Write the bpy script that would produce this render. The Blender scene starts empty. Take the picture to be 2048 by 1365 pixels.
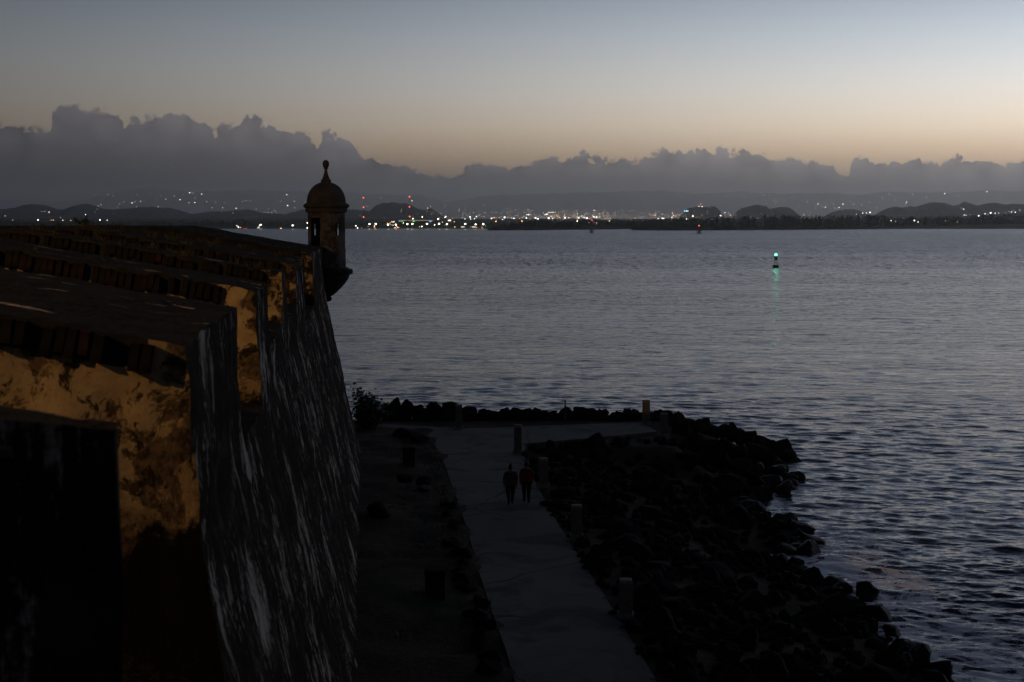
import bpy, bmesh, math, random
import numpy as np
from mathutils import Vector, Matrix, noise

SC = bpy.context.scene
COL = SC.collection
R = math.radians
F = 2844.4                      # focal length in photo pixels (50 mm on 36 mm, 2048 px wide)
CZ = 14.0                       # camera height above the water
PITCH = math.atan(239.5 / F)

# ------------------------------------------------------------------ camera
cam = bpy.data.cameras.new('camera'); cam_o = bpy.data.objects.new('camera', cam); COL.objects.link(cam_o)
cam.lens = 50; cam.sensor_width = 36; cam.clip_start = 0.1; cam.clip_end = 40000
cam_o.location = (0, 0, CZ); cam_o.rotation_euler = (R(90) - PITCH, 0, 0)
cam.dof.use_dof = True; cam.dof.focus_distance = 72; cam.dof.aperture_fstop = 2.2
SC.camera = cam_o
SC.view_settings.view_transform = 'Standard'; SC.view_settings.look = 'None'
SC.view_settings.exposure = 0; SC.view_settings.gamma = 1
SC.cycles.use_denoising = True
SC.cycles.max_bounces = 5; SC.cycles.diffuse_bounces = 2; SC.cycles.glossy_bounces = 2
SC.cycles.transmission_bounces = 2; SC.cycles.volume_bounces = 1; SC.cycles.transparent_max_bounces = 6
SC.cycles.sample_clamp_indirect = 2.0
SC.cycles.use_light_tree = True

def ray(u, v):
    a = (u - 1024) / F; b = (682.5 - v) / F
    c, s = math.cos(PITCH), math.sin(PITCH)
    return Vector((a, c + b * s, -s + b * c))
def at_y(u, v, Y):
    d = ray(u, v); t = Y / d.y
    return Vector((d.x * t, Y, CZ + d.z * t))
def at_z(u, v, z):
    d = ray(u, v); t = (z - CZ) / d.z
    return Vector((d.x * t, d.y * t, z))

# ------------------------------------------------------------------ world: dusk sky with a cloud bank along the horizon
SUN_AZ, SUN_EL = 42.0, -3.0
world = bpy.data.worlds.new('World'); SC.world = world; world.use_nodes = True
nt = world.node_tree; N = nt.nodes; L = nt.links
def nmath(nodes, links, op, a, b=None, c=None, clamp=False):
    n = nodes.new('ShaderNodeMath'); n.operation = op; n.use_clamp = clamp
    for k, x in enumerate((a, b, c)):
        if x is None: continue
        if isinstance(x, (int, float)): n.inputs[k].default_value = x
        else: links.new(x, n.inputs[k])
    return n.outputs[0]
def wm(op, a, b=None, c=None, clamp=False): return nmath(N, L, op, a, b, c, clamp)
sky = N.new('ShaderNodeTexSky'); sky.sky_type = 'NISHITA'; sky.sun_disc = False
sky.sun_elevation = R(SUN_EL); sky.sun_rotation = R(SUN_AZ); sky.altitude = 10
tc = N.new('ShaderNodeTexCoord'); sx = N.new('ShaderNodeSeparateXYZ'); L.new(tc.outputs['Generated'], sx.inputs[0])
dx, dy, dz = sx.outputs
hyp = wm('SQRT', wm('ADD', wm('MULTIPLY', dx, dx), wm('MULTIPLY', dy, dy)))
elev = wm('ARCTAN2', dz, hyp)                       # radians
azim = wm('ARCTAN2', dx, dy)
bw = N.new('ShaderNodeRGBToBW'); L.new(sky.outputs[0], bw.inputs[0])
# brightness of the twilight arch: the Nishita luminance, contrast raised
arch = wm('ADD', wm('MULTIPLY', wm('POWER', wm('MULTIPLY', bw.outputs[0], 1.44), 1.9), 7.1), .025)
ramp = N.new('ShaderNodeValToRGB'); cr = ramp.color_ramp
SKY = [(-0.2, (.35, .25, .17)), (0.0, (.70, .47, .27)), (2.6, (.82, .60, .395)), (3.7, (.775, .645, .495)), (5.4, (.63, .61, .575)),
       (7.2, (.50, .545, .585)), (9.0, (.38, .445, .535)), (16, (.43, .54, .82)), (40, (.37, .48, .81)), (90, (.24, .34, .62))]
def epos(deg): return math.sqrt(max(0.0, (deg + .2) / 90.2))
while len(cr.elements) < len(SKY): cr.elements.new(.5)
for e, (d, c) in zip(cr.elements, SKY): e.position = epos(d); e.color = (*c, 1)
ep = wm('SQRT', wm('DIVIDE', wm('ADD', elev, R(.2)), R(90.2), clamp=True))
L.new(ep, ramp.inputs[0])
# cloud-bank skyline: (azimuth, elevation) read off the photograph
CL = [(0,252),(40,257),(80,263),(102,264),(105,226),(116,214),(146,210),(166,222),(210,230),(250,241),(290,243),(301,236),(318,240),(332,232),
      (376,236),(388,248),(420,258),(436,262),(450,252),(470,255),(481,260),(485,240),(500,235),(516,240),(530,249),(550,250),(562,262),(600,268),
      (634,278),(646,267),(686,270),(702,288),(712,303),(732,313),(780,325),(800,331),(830,346),(870,354),(905,352),(930,336),(960,330),(984,322),
      (1002,330),(1030,333),(1090,322),(1130,312),(1150,307),(1176,309),(1200,318),(1230,326),(1260,315),(1280,323),(1296,309),(1326,300),(1342,308),
      (1380,305),(1420,305),(1440,298),(1452,308),(1490,305),(1520,312),(1560,318),(1600,325),(1640,325),(1668,330),(1680,351),(1696,347),(1703,330),
      (1720,320),(1762,328),(1800,324),(1830,315),(1852,323),(1910,321),(1926,316),(1942,328),(2000,322),(2048,328)]
pts = []
for u, v in CL:
    d = ray(u, v); pts.append((math.atan2(d.x, d.y), math.atan2(d.z, math.hypot(d.x, d.y))))
E1 = 0.12
def curve_of(lo, hi):
    fc = N.new('ShaderNodeFloatCurve'); cv = fc.mapping.curves[0]; fc.mapping.use_clip = False
    ins = [(lo, float(np.interp(lo, [p[0] for p in pts], [p[1] for p in pts])))] + [p for p in pts if lo < p[0] < hi] + [(hi, float(np.interp(hi, [p[0] for p in pts], [p[1] for p in pts])))]
    for k, (a, e) in enumerate(ins):
        x, y = (a - lo) / (hi - lo), e / E1
        if k < 2: cv.points[k].location = (x, y)
        else: cv.points.new(x, y)
    for p in cv.points: p.handle_type = 'VECTOR'
    fc.mapping.update()
    L.new(wm('DIVIDE', wm('SUBTRACT', azim, lo), hi - lo, clamp=True), fc.inputs['Value'])
    return wm('MULTIPLY', fc.outputs[0], E1)
lims = [pts[0][0], -.22, -.09, .04, .17, pts[-1][0]]
edge = curve_of(lims[0], lims[1])
for lo, hi in zip(lims[1:-1], lims[2:]):
    on = wm('GREATER_THAN', azim, lo)
    edge = wm('ADD', wm('MULTIPLY', edge, wm('SUBTRACT', 1.0, on)), wm('MULTIPLY', curve_of(lo, hi), on))
def wnoise(scale, detail, rough, vec=None, dist=0.0):
    n = N.new('ShaderNodeTexNoise'); n.inputs['Scale'].default_value = scale; n.inputs['Detail'].default_value = detail
    n.inputs['Roughness'].default_value = rough; n.inputs['Distortion'].default_value = dist
    L.new(vec or tc.outputs['Generated'], n.inputs['Vector']); return n.outputs['Fac']
def wvor(scale):
    warp = N.new('ShaderNodeTexNoise'); warp.inputs['Scale'].default_value = scale * .8; warp.inputs['Detail'].default_value = 3; L.new(tc.outputs['Generated'], warp.inputs['Vector'])
    ws = N.new('ShaderNodeVectorMath'); ws.operation = 'SCALE'; ws.inputs['Scale'].default_value = .9 / scale; L.new(warp.outputs['Color'], ws.inputs[0])
    wa = N.new('ShaderNodeVectorMath'); L.new(tc.outputs['Generated'], wa.inputs[0]); L.new(ws.outputs[0], wa.inputs[1])
    n = N.new('ShaderNodeTexVoronoi'); n.inputs['Scale'].default_value = scale; L.new(wa.outputs[0], n.inputs['Vector']); d_ = n.outputs['Distance']; return wm('MULTIPLY', d_, d_)
billow = wm('ADD', wm('MULTIPLY', wm('SUBTRACT', .30, wvor(85)), .0085), wm('ADD', wm('MULTIPLY', wm('SUBTRACT', .30, wvor(210)), .0055), wm('MULTIPLY', wm('SUBTRACT', .30, wvor(480)), .0022)))
billow = wm('ADD', billow, wm('ADD', wm('MULTIPLY', wm('SUBTRACT', wnoise(60, 5, .62), .5), .003), wm('MULTIPLY', wm('SUBTRACT', wnoise(420, 3, .6), .5), .0015)))
soft = wm('ADD', wm('MULTIPLY', wm('POWER', wnoise(30, 2, .5), 3), .006), .0005)
dd = wm('SUBTRACT', wm('ADD', edge, billow), elev)
mask = wm('DIVIDE', wm('ADD', dd, soft), wm('MULTIPLY', soft, 2.0), clamp=True)
mask = wm('MULTIPLY', mask, wm('MULTIPLY', mask, wm('SUBTRACT', 3.0, wm('MULTIPLY', mask, 2.0))))
veil = wm('DIVIDE', wm('ADD', wm('ADD', dd, wm('MULTIPLY', wm('SUBTRACT', wnoise(150, 5, .65), .52), .02)), .0015), .006, clamp=True)
mask = wm('MAXIMUM', mask, wm('MULTIPLY', veil, .42))
inner = wm('MULTIPLY', wm('SUBTRACT', .32, wvor(60)), wm('SUBTRACT', 1.0, wm('DIVIDE', dd, .03, clamp=True)))
# cloud body: darker blue-grey, a little lighter and warmer towards the glow
cvar = wm('ADD', wm('ADD', .80, wm('MULTIPLY', wnoise(34, 5, .6), .30)), wm('ADD', wm('MULTIPLY', wm('SUBTRACT', elev, .036), 8.0), wm('MULTIPLY', inner, .75)))
cloudc = N.new('ShaderNodeMixRGB'); cloudc.inputs[1].default_value = (.268, .247, .262, 1); cloudc.inputs[2].default_value = (.318, .284, .268, 1)
L.new(wm('DIVIDE', wm('ADD', azim, .35), .7, clamp=True), cloudc.inputs[0])
cm = N.new('ShaderNodeVectorMath'); cm.operation = 'SCALE'; L.new(cloudc.outputs[0], cm.inputs[0]); L.new(cvar, cm.inputs['Scale'])
mix = N.new('ShaderNodeMixRGB'); L.new(mask, mix.inputs[0]); L.new(ramp.outputs[0], mix.inputs[1]); L.new(cm.outputs[0], mix.inputs[2])
fin = N.new('ShaderNodeVectorMath'); fin.operation = 'SCALE'; L.new(mix.outputs[0], fin.inputs[0])
L.new(wm('MULTIPLY', arch, 10.0), fin.inputs['Scale'])
bg = N['Background']; L.new(fin.outputs[0], bg.inputs[0]); bg.inputs[1].default_value = 0.1

# the last of the sun, just under the horizon to the right: almost nothing left of it
sl = bpy.data.lights.new('sun', 'SUN'); sl.energy = 0.012; sl.angle = R(30); sl.color = (1, .82, .62)
so = bpy.data.objects.new('sun', sl); COL.objects.link(so)
dv = Vector((math.sin(R(SUN_AZ)), math.cos(R(SUN_AZ)), math.tan(R(3))))
so.rotation_euler = dv.to_track_quat('Z', 'Y').to_euler(); so.location = (60, 40, 60)

# ------------------------------------------------------------------ helpers
def tag(o, label=None, cat=None, group=None, kind=None):
    if label: o['label'] = label
    if cat: o['category'] = cat
    if group: o['group'] = group
    if kind: o['kind'] = kind
    return o
def mesh(name, verts, faces, mats=(), smooth=False, mi=None):
    me = bpy.data.meshes.new(name); me.from_pydata([tuple(v) for v in verts], [], faces); me.update()
    for m in mats: me.materials.append(m)
    if mi is not None: me.polygons.foreach_set('material_index', mi)
    if smooth: me.polygons.foreach_set('use_smooth', [True] * len(me.polygons))
    return me
def link(name, me, parent=None, loc=(0, 0, 0), rot=(0, 0, 0), scale=(1, 1, 1)):
    o = bpy.data.objects.new(name, me); COL.objects.link(o)
    o.location = loc; o.rotation_euler = rot; o.scale = scale
    if parent: o.parent = parent
    return o
def empty(name, loc=(0, 0, 0), rz=0):
    o = bpy.data.objects.new(name, None); COL.objects.link(o); o.location = loc; o.rotation_euler = (0, 0, rz)
    o.empty_display_size = .2
    return o
def copy_tree(o, parent=None):
    c = o.copy(); COL.objects.link(c); c.parent = parent
    for ch in list(o.children): copy_tree(ch, c)
    return c
class MB:
    """collects verts / faces of one mesh"""
    def __init__(s): s.v = []; s.f = []; s.m = []
    def add(s, v, f, m=0):
        b = len(s.v); s.v += [tuple(x) for x in v]; s.f += [tuple(i + b for i in q) for q in f]; s.m += [m] * len(f)
    def box(s, c, d, m=0, rz=0, taper=1.0):
        x, y, z = d[0] / 2, d[1] / 2, d[2] / 2; M = Matrix.Rotation(rz, 3, 'Z')
        v = [Vector(c) + M @ Vector((a * x * (taper if e > 0 else 1), b * y * (taper if e > 0 else 1), e * z)) for e in (-1, 1) for a, b in ((-1, -1), (1, -1), (1, 1), (-1, 1))]
        s.add(v, [(3, 2, 1, 0), (4, 5, 6, 7), (0, 1, 5, 4), (1, 2, 6, 5), (2, 3, 7, 6), (3, 0, 4, 7)], m)
    def tube(s, p0, p1, r0, r1=None, n=8, m=0, cap=True):
        r1 = r0 if r1 is None else r1; p0, p1 = Vector(p0), Vector(p1); q = (p1 - p0).to_track_quat('Z', 'Y')
        v = [p + q @ Vector((r * math.cos(k * 2 * math.pi / n), r * math.sin(k * 2 * math.pi / n), 0)) for p, r in ((p0, r0), (p1, r1)) for k in range(n)]
        f = [(k, (k + 1) % n, n + (k + 1) % n, n + k) for k in range(n)]
        if cap: f += [tuple(range(n))[::-1], tuple(range(n, 2 * n))]
        s.add(v, f, m)
    def lathe(s, prof, c=(0, 0, 0), n=32, m=0, cap=True):
        c = Vector(c); v = [c + Vector((r * math.cos(k * 2 * math.pi / n), r * math.sin(k * 2 * math.pi / n), z)) for r, z in prof for k in range(n)]
        f = [(j * n + k, j * n + (k + 1) % n, (j + 1) * n + (k + 1) % n, (j + 1) * n + k) for j in range(len(prof) - 1) for k in range(n)]
        if cap: f += [tuple(range(n))[::-1], tuple((len(prof) - 1) * n + k for k in range(n))]
        s.add(v, f, m)
    def mesh(s, name, mats, smooth=False): return mesh(name, s.v, s.f, mats, smooth, s.m)
    def build(s, name, mats, parent=None, smooth=False, loc=(0, 0, 0), rot=(0, 0, 0)):
        return link(name, s.mesh(name, mats, smooth), parent, loc, rot)
def smooth_angle(o, deg=40):
    me = o.data; me.polygons.foreach_set('use_smooth', [True] * len(me.polygons))
    try: me.set_sharp_from_angle(angle=R(deg))
    except Exception: pass

# ------------------------------------------------------------------ materials
class NT:
    def __init__(s, name):
        s.m = bpy.data.materials.new(name); s.m.use_nodes = True; s.t = s.m.node_tree; s.n = s.t.nodes; s.l = s.t.links
        s.b = s.n['Principled BSDF']; s.tc = s.n.new('ShaderNodeTexCoord')
    def mth(s, op, a, b=None, c=None, clamp=False): return nmath(s.n, s.l, op, a, b, c, clamp)
    def coord(s, scale=(1, 1, 1), rot=(0, 0, 0), which='Object'):
        m = s.n.new('ShaderNodeMapping'); m.inputs['Scale'].default_value = scale; m.inputs['Rotation'].default_value = rot
        s.l.new(s.tc.outputs[which], m.inputs[0]); return m.outputs[0]
    def noise(s, vec, scale=1, detail=4, rough=.55, dist=0):
        n = s.n.new('ShaderNodeTexNoise'); n.inputs['Scale'].default_value = scale; n.inputs['Detail'].default_value = detail
        n.inputs['Roughness'].default_value = rough; n.inputs['Distortion'].default_value = dist; s.l.new(vec, n.inputs['Vector']); return n.outputs['Fac']
    def step(s, x, lo, hi):
        n = s.n.new('ShaderNodeMapRange'); n.inputs[1].default_value = lo; n.inputs[2].default_value = hi; n.clamp = True
        s.l.new(x, n.inputs[0]); return n.outputs[0]
    def mix(s, f, a, b):
        n = s.n.new('ShaderNodeMixRGB')
        for k, x in enumerate((f, a, b)):
            if isinstance(x, (int, float)): n.inputs[k].default_value = x
            elif isinstance(x, tuple): n.inputs[k].default_value = (*x, 1)
            else: s.l.new(x, n.inputs[k])
        return n.outputs[0]
    def out(s, col, rough=.9, bump=None, strength=.5, dist=.02, spec=.3):
        if isinstance(col, tuple): s.b.inputs['Base Color'].default_value = (*col, 1)
        else: s.l.new(col, s.b.inputs['Base Color'])
        if isinstance(rough, (int, float)): s.b.inputs['Roughness'].default_value = rough
        else: s.l.new(rough, s.b.inputs['Roughness'])
        s.b.inputs['Specular IOR Level'].default_value = spec
        if bump is not None:
            n = s.n.new('ShaderNodeBump'); n.inputs['Strength'].default_value = strength; n.inputs['Distance'].default_value = dist
            s.l.new(bump, n.inputs['Height']); s.l.new(n.outputs[0], s.b.inputs['Normal'])
        return s.m
def plain(name, col, rough=.8, spec=.3, var=.35, sc=6):
    t = NT(name); n = t.noise(t.coord(), sc, 4)
    return t.out(t.mix(t.step(n, .3, .7), tuple(c * (1 - var) for c in col), tuple(c * (1 + var) for c in col)), rough, n, .3, .01, spec)
def emit(name, col, st):
    m = bpy.data.materials.new(name); m.use_nodes = True; b = m.node_tree.nodes['Principled BSDF']
    b.inputs['Base Color'].default_value = (*[c * .5 for c in col], 1); b.inputs['Emission Color'].default_value = (*col, 1); b.inputs['Emission Strength'].default_value = st
    m.cycles.emission_sampling = 'NONE'; return m

def scarp_mat(name='weathered_scarp', kx=1.0, ky=1.0):
    t = NT(name); w = t.coord((1, 1, 1))
    a = t.noise(t.coord((.9 * kx, 2.3 * ky, .5)), 1, 8, .7, 0); b = t.noise(t.coord((2.5 * kx, 7.5 * ky, 1.5)), 1, 7, .7, .0); g = t.noise(t.coord((.4, .9, .22)), 1, 4, .6)
    pa = t.noise(w, .55, 5, .6); fi = t.noise(w, 11, 5, .7)
    st = t.mth('ADD', t.mth('MULTIPLY', a, .5), t.mth('ADD', t.mth('MULTIPLY', b, .34), t.mth('MULTIPLY', g, .16)))
    k = t.step(t.mth('ADD', st, t.mth('ADD', t.mth('MULTIPLY', t.mth('SUBTRACT', pa, .5), .42), t.mth('MULTIPLY', t.mth('SUBTRACT', fi, .5), .2))), .535, .60)
    base = t.mix(t.step(fi, .35, .7), (.005, .0042, .0036), (.026, .021, .017))
    base = t.mix(t.step(t.noise(w, 1.7, 5), .52, .7), base, (.055, .044, .036))
    light = t.mix(t.step(t.noise(t.coord((1, 1, .4)), 2.2, 4), .4, .65), (.45, .40, .355), (.23, .185, .145))
    return t.out(t.mix(k, base, light), .97, t.mth('ADD', t.mth('MULTIPLY', st, 1.2), t.mth('MULTIPLY', fi, .35)), 1.0, .14, .08)
def top_mat():
    t = NT('weathered_parapet_top'); w = t.coord((1, 1, 1))
    n = t.noise(t.coord((.45, 1.6, 1)), 1.4, 5, .62, .4); m = t.noise(w, 9, 4)
    base = t.mix(t.step(m, .35, .65), (.007, .005, .0035), (.026, .019, .013))
    moss = t.mix(t.step(t.noise(w, 1.1, 3), .5, .66), base, (.016, .017, .010))
    lt = t.mix(t.step(m, .3, .7), (.30, .22, .16), (.42, .33, .25))
    col = t.mix(t.step(n, .635, .66), moss, lt)
    return t.out(col, .98, t.mth('ADD', t.mth('MULTIPLY', n, .6), t.mth('MULTIPLY', m, .6)), 1.0, .09, .04)
def cheek_mat(name, seed, dark=0.0):
    t = NT(name); m0 = t.n.new('ShaderNodeMapping'); m0.inputs['Location'].default_value = (seed * 3.7, seed * 1.3, seed * 2.1); t.l.new(t.tc.outputs['Object'], m0.inputs[0]); w = m0.outputs[0]
    big = t.noise(w, 1.5, 8, .64, .35); fine = t.noise(w, 9, 6, .7); mid = t.noise(w, 2.9, 8, .68, .6); soft = t.noise(w, .8, 4, .55); cloud = t.noise(w, 4.5, 6, .7)
    plaster = t.mix(t.step(cloud, .32, .68), (.27, .185, .095), (.47, .345, .19))
    plaster = t.mix(t.step(soft, .42, .66), plaster, (.25, .165, .08))
    plaster = t.mix(t.mth('MULTIPLY', t.step(fine, .5, .75), .55), plaster, (.17, .115, .06))
    under = t.mix(t.step(fine, .38, .62), (.03, .02, .012), (.15, .10, .055))
    hole = t.step(big, .515 - dark, .565 - dark)
    col = t.mix(hole, plaster, under)
    black = t.step(t.mth('ADD', mid, t.mth('MULTIPLY', t.mth('SUBTRACT', fine, .5), .22)), .56 - dark, .60 - dark)
    col = t.mix(t.mth('MULTIPLY', black, .93), col, (.012, .009, .007))
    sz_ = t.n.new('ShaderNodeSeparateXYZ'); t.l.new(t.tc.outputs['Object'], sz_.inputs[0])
    foot_shade = t.mth('ADD', sz_.outputs['Z'], t.mth('ADD', t.mth('MULTIPLY', t.mth('SUBTRACT', big, .5), 2.2), t.mth('MULTIPLY', t.mth('SUBTRACT', fine, .5), .9)))  # height mask for the shade at the cheek's foot, painted into the colour
    col = t.mix(t.mth('MULTIPLY', t.step(foot_shade, 11.2, 10.75), .6), col, (.05, .032, .016))
    col = t.mix(t.step(foot_shade, 10.8, 10.55), col, (.0045, .0038, .0035))  # deepest part of that painted shade, near black
    h = t.mth('SUBTRACT', t.mth('MULTIPLY', t.mth('ADD', fine, cloud), .3), t.mth('ADD', hole, black))
    return t.out(col, .95, h, .7, .03, .1)
M = {}
M['scarp'] = scarp_mat(); M['scarp_end'] = scarp_mat('weathered_scarp_end', 3.6, .4); M['top'] = top_mat()
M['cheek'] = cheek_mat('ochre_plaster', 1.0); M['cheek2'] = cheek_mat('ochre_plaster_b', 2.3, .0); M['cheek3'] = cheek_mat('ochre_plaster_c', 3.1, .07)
M['brick'] = plain('old_brick', (.013, .0075, .0055), .95, .1, .6, 5)
M['brick_red'] = plain('old_brick_red', (.026, .011, .007), .95, .1, .5, 5)
M['brick_soot'] = plain('sooty_brick', (.010, .008, .007), .95, .1, .5, 5)
M['fill'] = plain('dark_masonry', (.02, .018, .016), .95, .1, .6, 2)
def tower_mat():
    t = NT('tower_plaster'); w = t.coord((1, 1, 1))
    br = t.n.new('ShaderNodeTexBrick'); t.l.new(t.coord((3.0, 3.0, 3.0), (R(90), 0, 0)), br.inputs['Vector'])
    n = t.noise(w, 1.6, 5, .6, .3); fine = t.noise(w, 8, 4)
    pl = t.mix(t.step(fine, .3, .7), (.075, .066, .062), (.125, .108, .10))
    dk = t.mix(t.step(fine, .35, .65), (.03, .022, .018), (.07, .05, .04))
    col = t.mix(t.step(n, .46, .56), pl, dk)
    return t.out(col, .95, t.mth('ADD', t.mth('MULTIPLY', fine, .4), n), .6, .05, .15)
M['tower'] = tower_mat(); M['dome'] = plain('dome_plaster', (.055, .048, .045), .9, .2, .3, 2.2)
M['towerdark'] = plain('stained_corbel', (.035, .03, .027), .95, .1, .5, 3)
M['rock'] = plain('black_rock', (.0075, .0075, .0078), .95, .06, .6, 2.5)
M['rock_wet'] = plain('wet_rock', (.006, .006, .0065), .6, .15, .6, 2.5)
M['rock_dry'] = plain('grey_rock', (.045, .043, .042), .9, .2, .5, 2.5)
M['bollard'] = plain('tan_concrete', (.125, .108, .088), .9, .2, .3, 5)
M['bollard_cap'] = plain('grey_concrete', (.20, .18, .16), .9, .2, .3, 5)
M['metal'] = plain('dark_metal', (.03, .03, .032), .6, .4, .3, 8)
M['wood'] = plain('weathered_pile', (.025, .022, .02), .9, .2, .4, 3)
M['leaf'] = plain('dark_leaf', (.035, .05, .018), .55, .4, .4, 3)
M['dryleaf'] = plain('dry_grass', (.05, .042, .018), .8, .2, .5, 3)
M['twig'] = plain('twig', (.04, .03, .02), .9, .2, .3, 8)
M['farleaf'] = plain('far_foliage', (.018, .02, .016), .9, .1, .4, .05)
M['farleaf_lit'] = plain('far_foliage_lit', (.05, .06, .03), .9, .1, .4, .05)  # far foliage again, lamplight put into the lighter colour
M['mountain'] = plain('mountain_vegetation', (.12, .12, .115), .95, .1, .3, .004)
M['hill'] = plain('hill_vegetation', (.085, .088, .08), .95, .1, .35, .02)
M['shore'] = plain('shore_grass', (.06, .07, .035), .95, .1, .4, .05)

def path_mat():
    t = NT('worn_concrete_path'); w = t.coord()
    big = t.noise(w, .25, 5, .6, .3); fine = t.noise(w, 14, 4)
    g = t.n.new('ShaderNodeTexBrick'); t.l.new(t.coord((1.6, 1.6, 1.6), (0, 0, R(9))), g.inputs['Vector']); g.inputs['Mortar Size'].default_value = .018
    col = t.mix(t.step(big, .3, .7), (.078, .061, .049), (.165, .131, .107))
    col = t.mix(t.mth('MULTIPLY', t.step(fine, .3, .75), .35), col, (.21, .2, .2))
    col = t.mix(t.mth('MULTIPLY', g.outputs['Fac'], .45), col, (.045, .042, .042))
    col = t.mix(t.step(t.noise(w, .4, 6, .65, .8), .50, .62), col, (.055, .046, .040))
    vo = t.n.new('ShaderNodeTexVoronoi'); vo.feature = 'DISTANCE_TO_EDGE'; vo.inputs['Scale'].default_value = .16
    wv = t.n.new('ShaderNodeVectorMath'); wn = t.n.new('ShaderNodeTexNoise'); wn.inputs['Scale'].default_value = .35; wn.inputs['Detail'].default_value = 4; t.l.new(w, wn.inputs['Vector'])
    ws = t.n.new('ShaderNodeVectorMath'); ws.operation = 'SCALE'; ws.inputs['Scale'].default_value = 2.2; t.l.new(wn.outputs['Color'], ws.inputs[0]); t.l.new(w, wv.inputs[0]); t.l.new(ws.outputs[0], wv.inputs[1]); t.l.new(wv.outputs[0], vo.inputs['Vector'])
    col = t.mix(t.step(vo.outputs['Distance'], .010, .004), col, (.03, .027, .025))
    return t.out(col, .85, t.mth('SUBTRACT', t.mth('MULTIPLY', fine, .4), g.outputs['Fac']), .3, .02, .2)
def dirt_mat():
    t = NT('dirt'); w = t.coord(); big = t.noise(w, .5, 6, .65, .4); fine = t.noise(w, 6, 6, .7)
    col = t.mix(t.step(fine, .35, .7), (.026, .017, .011), (.09, .058, .04))
    col = t.mix(t.step(big, .48, .6), col, (.022, .024, .012))
    return t.out(col, .97, t.mth('ADD', big, t.mth('MULTIPLY', fine, .5)), .9, .12, .1)
M['path'] = path_mat(); M['dirt'] = dirt_mat()

# ------------------------------------------------------------------ land under the wall
PATH_L = [(1040,1400),(1012,1300),(986,1230),(960,1150),(935,1060),(907,980),(886,920),(866,884),(822,868),(772,863)]
PATH_R = [(1045,888),(1042,920),(1072,980),(1110,1050),(1168,1140),(1230,1240),(1318,1390)]
PATH_T = [(770,848),(850,853),(920,857),(1010,855),(1100,851),(1190,848),(1280,845),(1314,863),(1230,872),(1130,881)]
PZ = 2.2
pl = [at_z(u, v, PZ) for u, v in PATH_L]; pr = [at_z(u, v, PZ) for u, v in PATH_R]; pt = [at_z(u, v, PZ) for u, v in PATH_T]
def path_x(Y, side):
    src = pl[:8] if side < 0 else pr
    s = sorted((p.y, p.x) for p in src)
    if Y <= s[0][0]:
        k = (s[1][1] - s[0][1]) / (s[1][0] - s[0][0]) if side < 0 else (s[2][1] - s[0][1]) / (s[2][0] - s[0][0])
        return s[0][1] + k * (Y - s[0][0])
    return float(np.interp(Y, [a for a, b in s], [b for a, b in s]))
SHORE = [(-60, 15.5), (20, 14.6), (36, 13.9), (43, 13.3), (46, 13.0), (50.6, 13.0), (55, 11.9), (58, 10.8), (61, 12.9), (63, 13.3), (67, 12.0), (70, 12.2), (74, 14.8), (77, 15.3), (83.5, 16.3), (86, 14.2), (88, 11.2), (89.5, 6.5)]
def shore_x(Y): return float(np.interp(Y, [a for a, b in SHORE], [b for a, b in SHORE]))
def shore_far(x): return 89.5 + 0.5 * math.sin(x * .9) - max(0, x - 4) ** 2 * .05
TOPX = lambda Y: -1.83 - .1075 * Y - (.17 * math.sin(math.pi * (Y - 15) / 56) if 15 < Y < 71 else 0)          # outer top line of the wall
BASEX = lambda Y: 0.02 - .104 * Y          # its foot
def land_z(x, y):
    n = noise.noise((x * .35, y * .35, 3)) * .16 + noise.noise((x * 1.3, y * 1.3, 7)) * .07
    sxx = shore_x(y); pxr = path_x(y, 1)
    d_right = sxx - x; d_far = shore_far(x) - y
    z = 2.08 + n * .5
    if y < 80 and x > pxr + .3:
        k = (x - pxr - .3) / max(1.0, sxx - pxr - .3); z = 2.05 - 2.12 * max(0, k) ** 1.25 + n
    elif y >= 80:
        z = min(z, 2.1 - max(0, x - 8.6) * .26 + n)
        z = min(z, .15 + max(-8, d_right) * .55)
    if y > 84.5 : z = min(z, 2.1 - (y - 84.5) * .45 + n)
    z = min(z, -.3 + d_far * .7) if d_far < 3 else z
    z = min(z, -.2 + d_right * .6) if d_right < .5 else z
    if 71 < y < 84.5 and x < 12 and x > path_x(min(y, 79), -1):
        e_ = max(0, 74.4 - y, x - 8.6); z = max(z, 2.06 - e_ * .75 + n * (.25 + e_))
    if x < path_x(min(y, 79), -1) + .3 and y < 77:
        z = 2.2 + n * 1.3 - max(0, x - path_x(min(y, 79), -1)) * .3
    if x < path_x(min(y, 79), -1) - .4 and y < 80:      # dirt strip rises a little towards the wall
        k = path_x(min(y, 79), -1) - .4 - x
        z = 2.2 + min(k, 3) * .09 + n * 1.6
    return max(z, -2.5)
gx = np.arange(-34, 24, .45); gy = np.concatenate([np.arange(-20, 30, 2.5), np.arange(30, 96, .45)])
gv = [(x, y, land_z(float(x), float(y))) for y in gy for x in gx]; nx = len(gx)
gf = [(j * nx + i, j * nx + i + 1, (j + 1) * nx + i + 1, (j + 1) * nx + i) for j in range(len(gy) - 1) for i in range(nx - 1)]
tag(link('ground', mesh('ground', gv, gf, [M['dirt']], True)), 'dark dirt bank below the fortress wall', None, None, 'structure')
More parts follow.
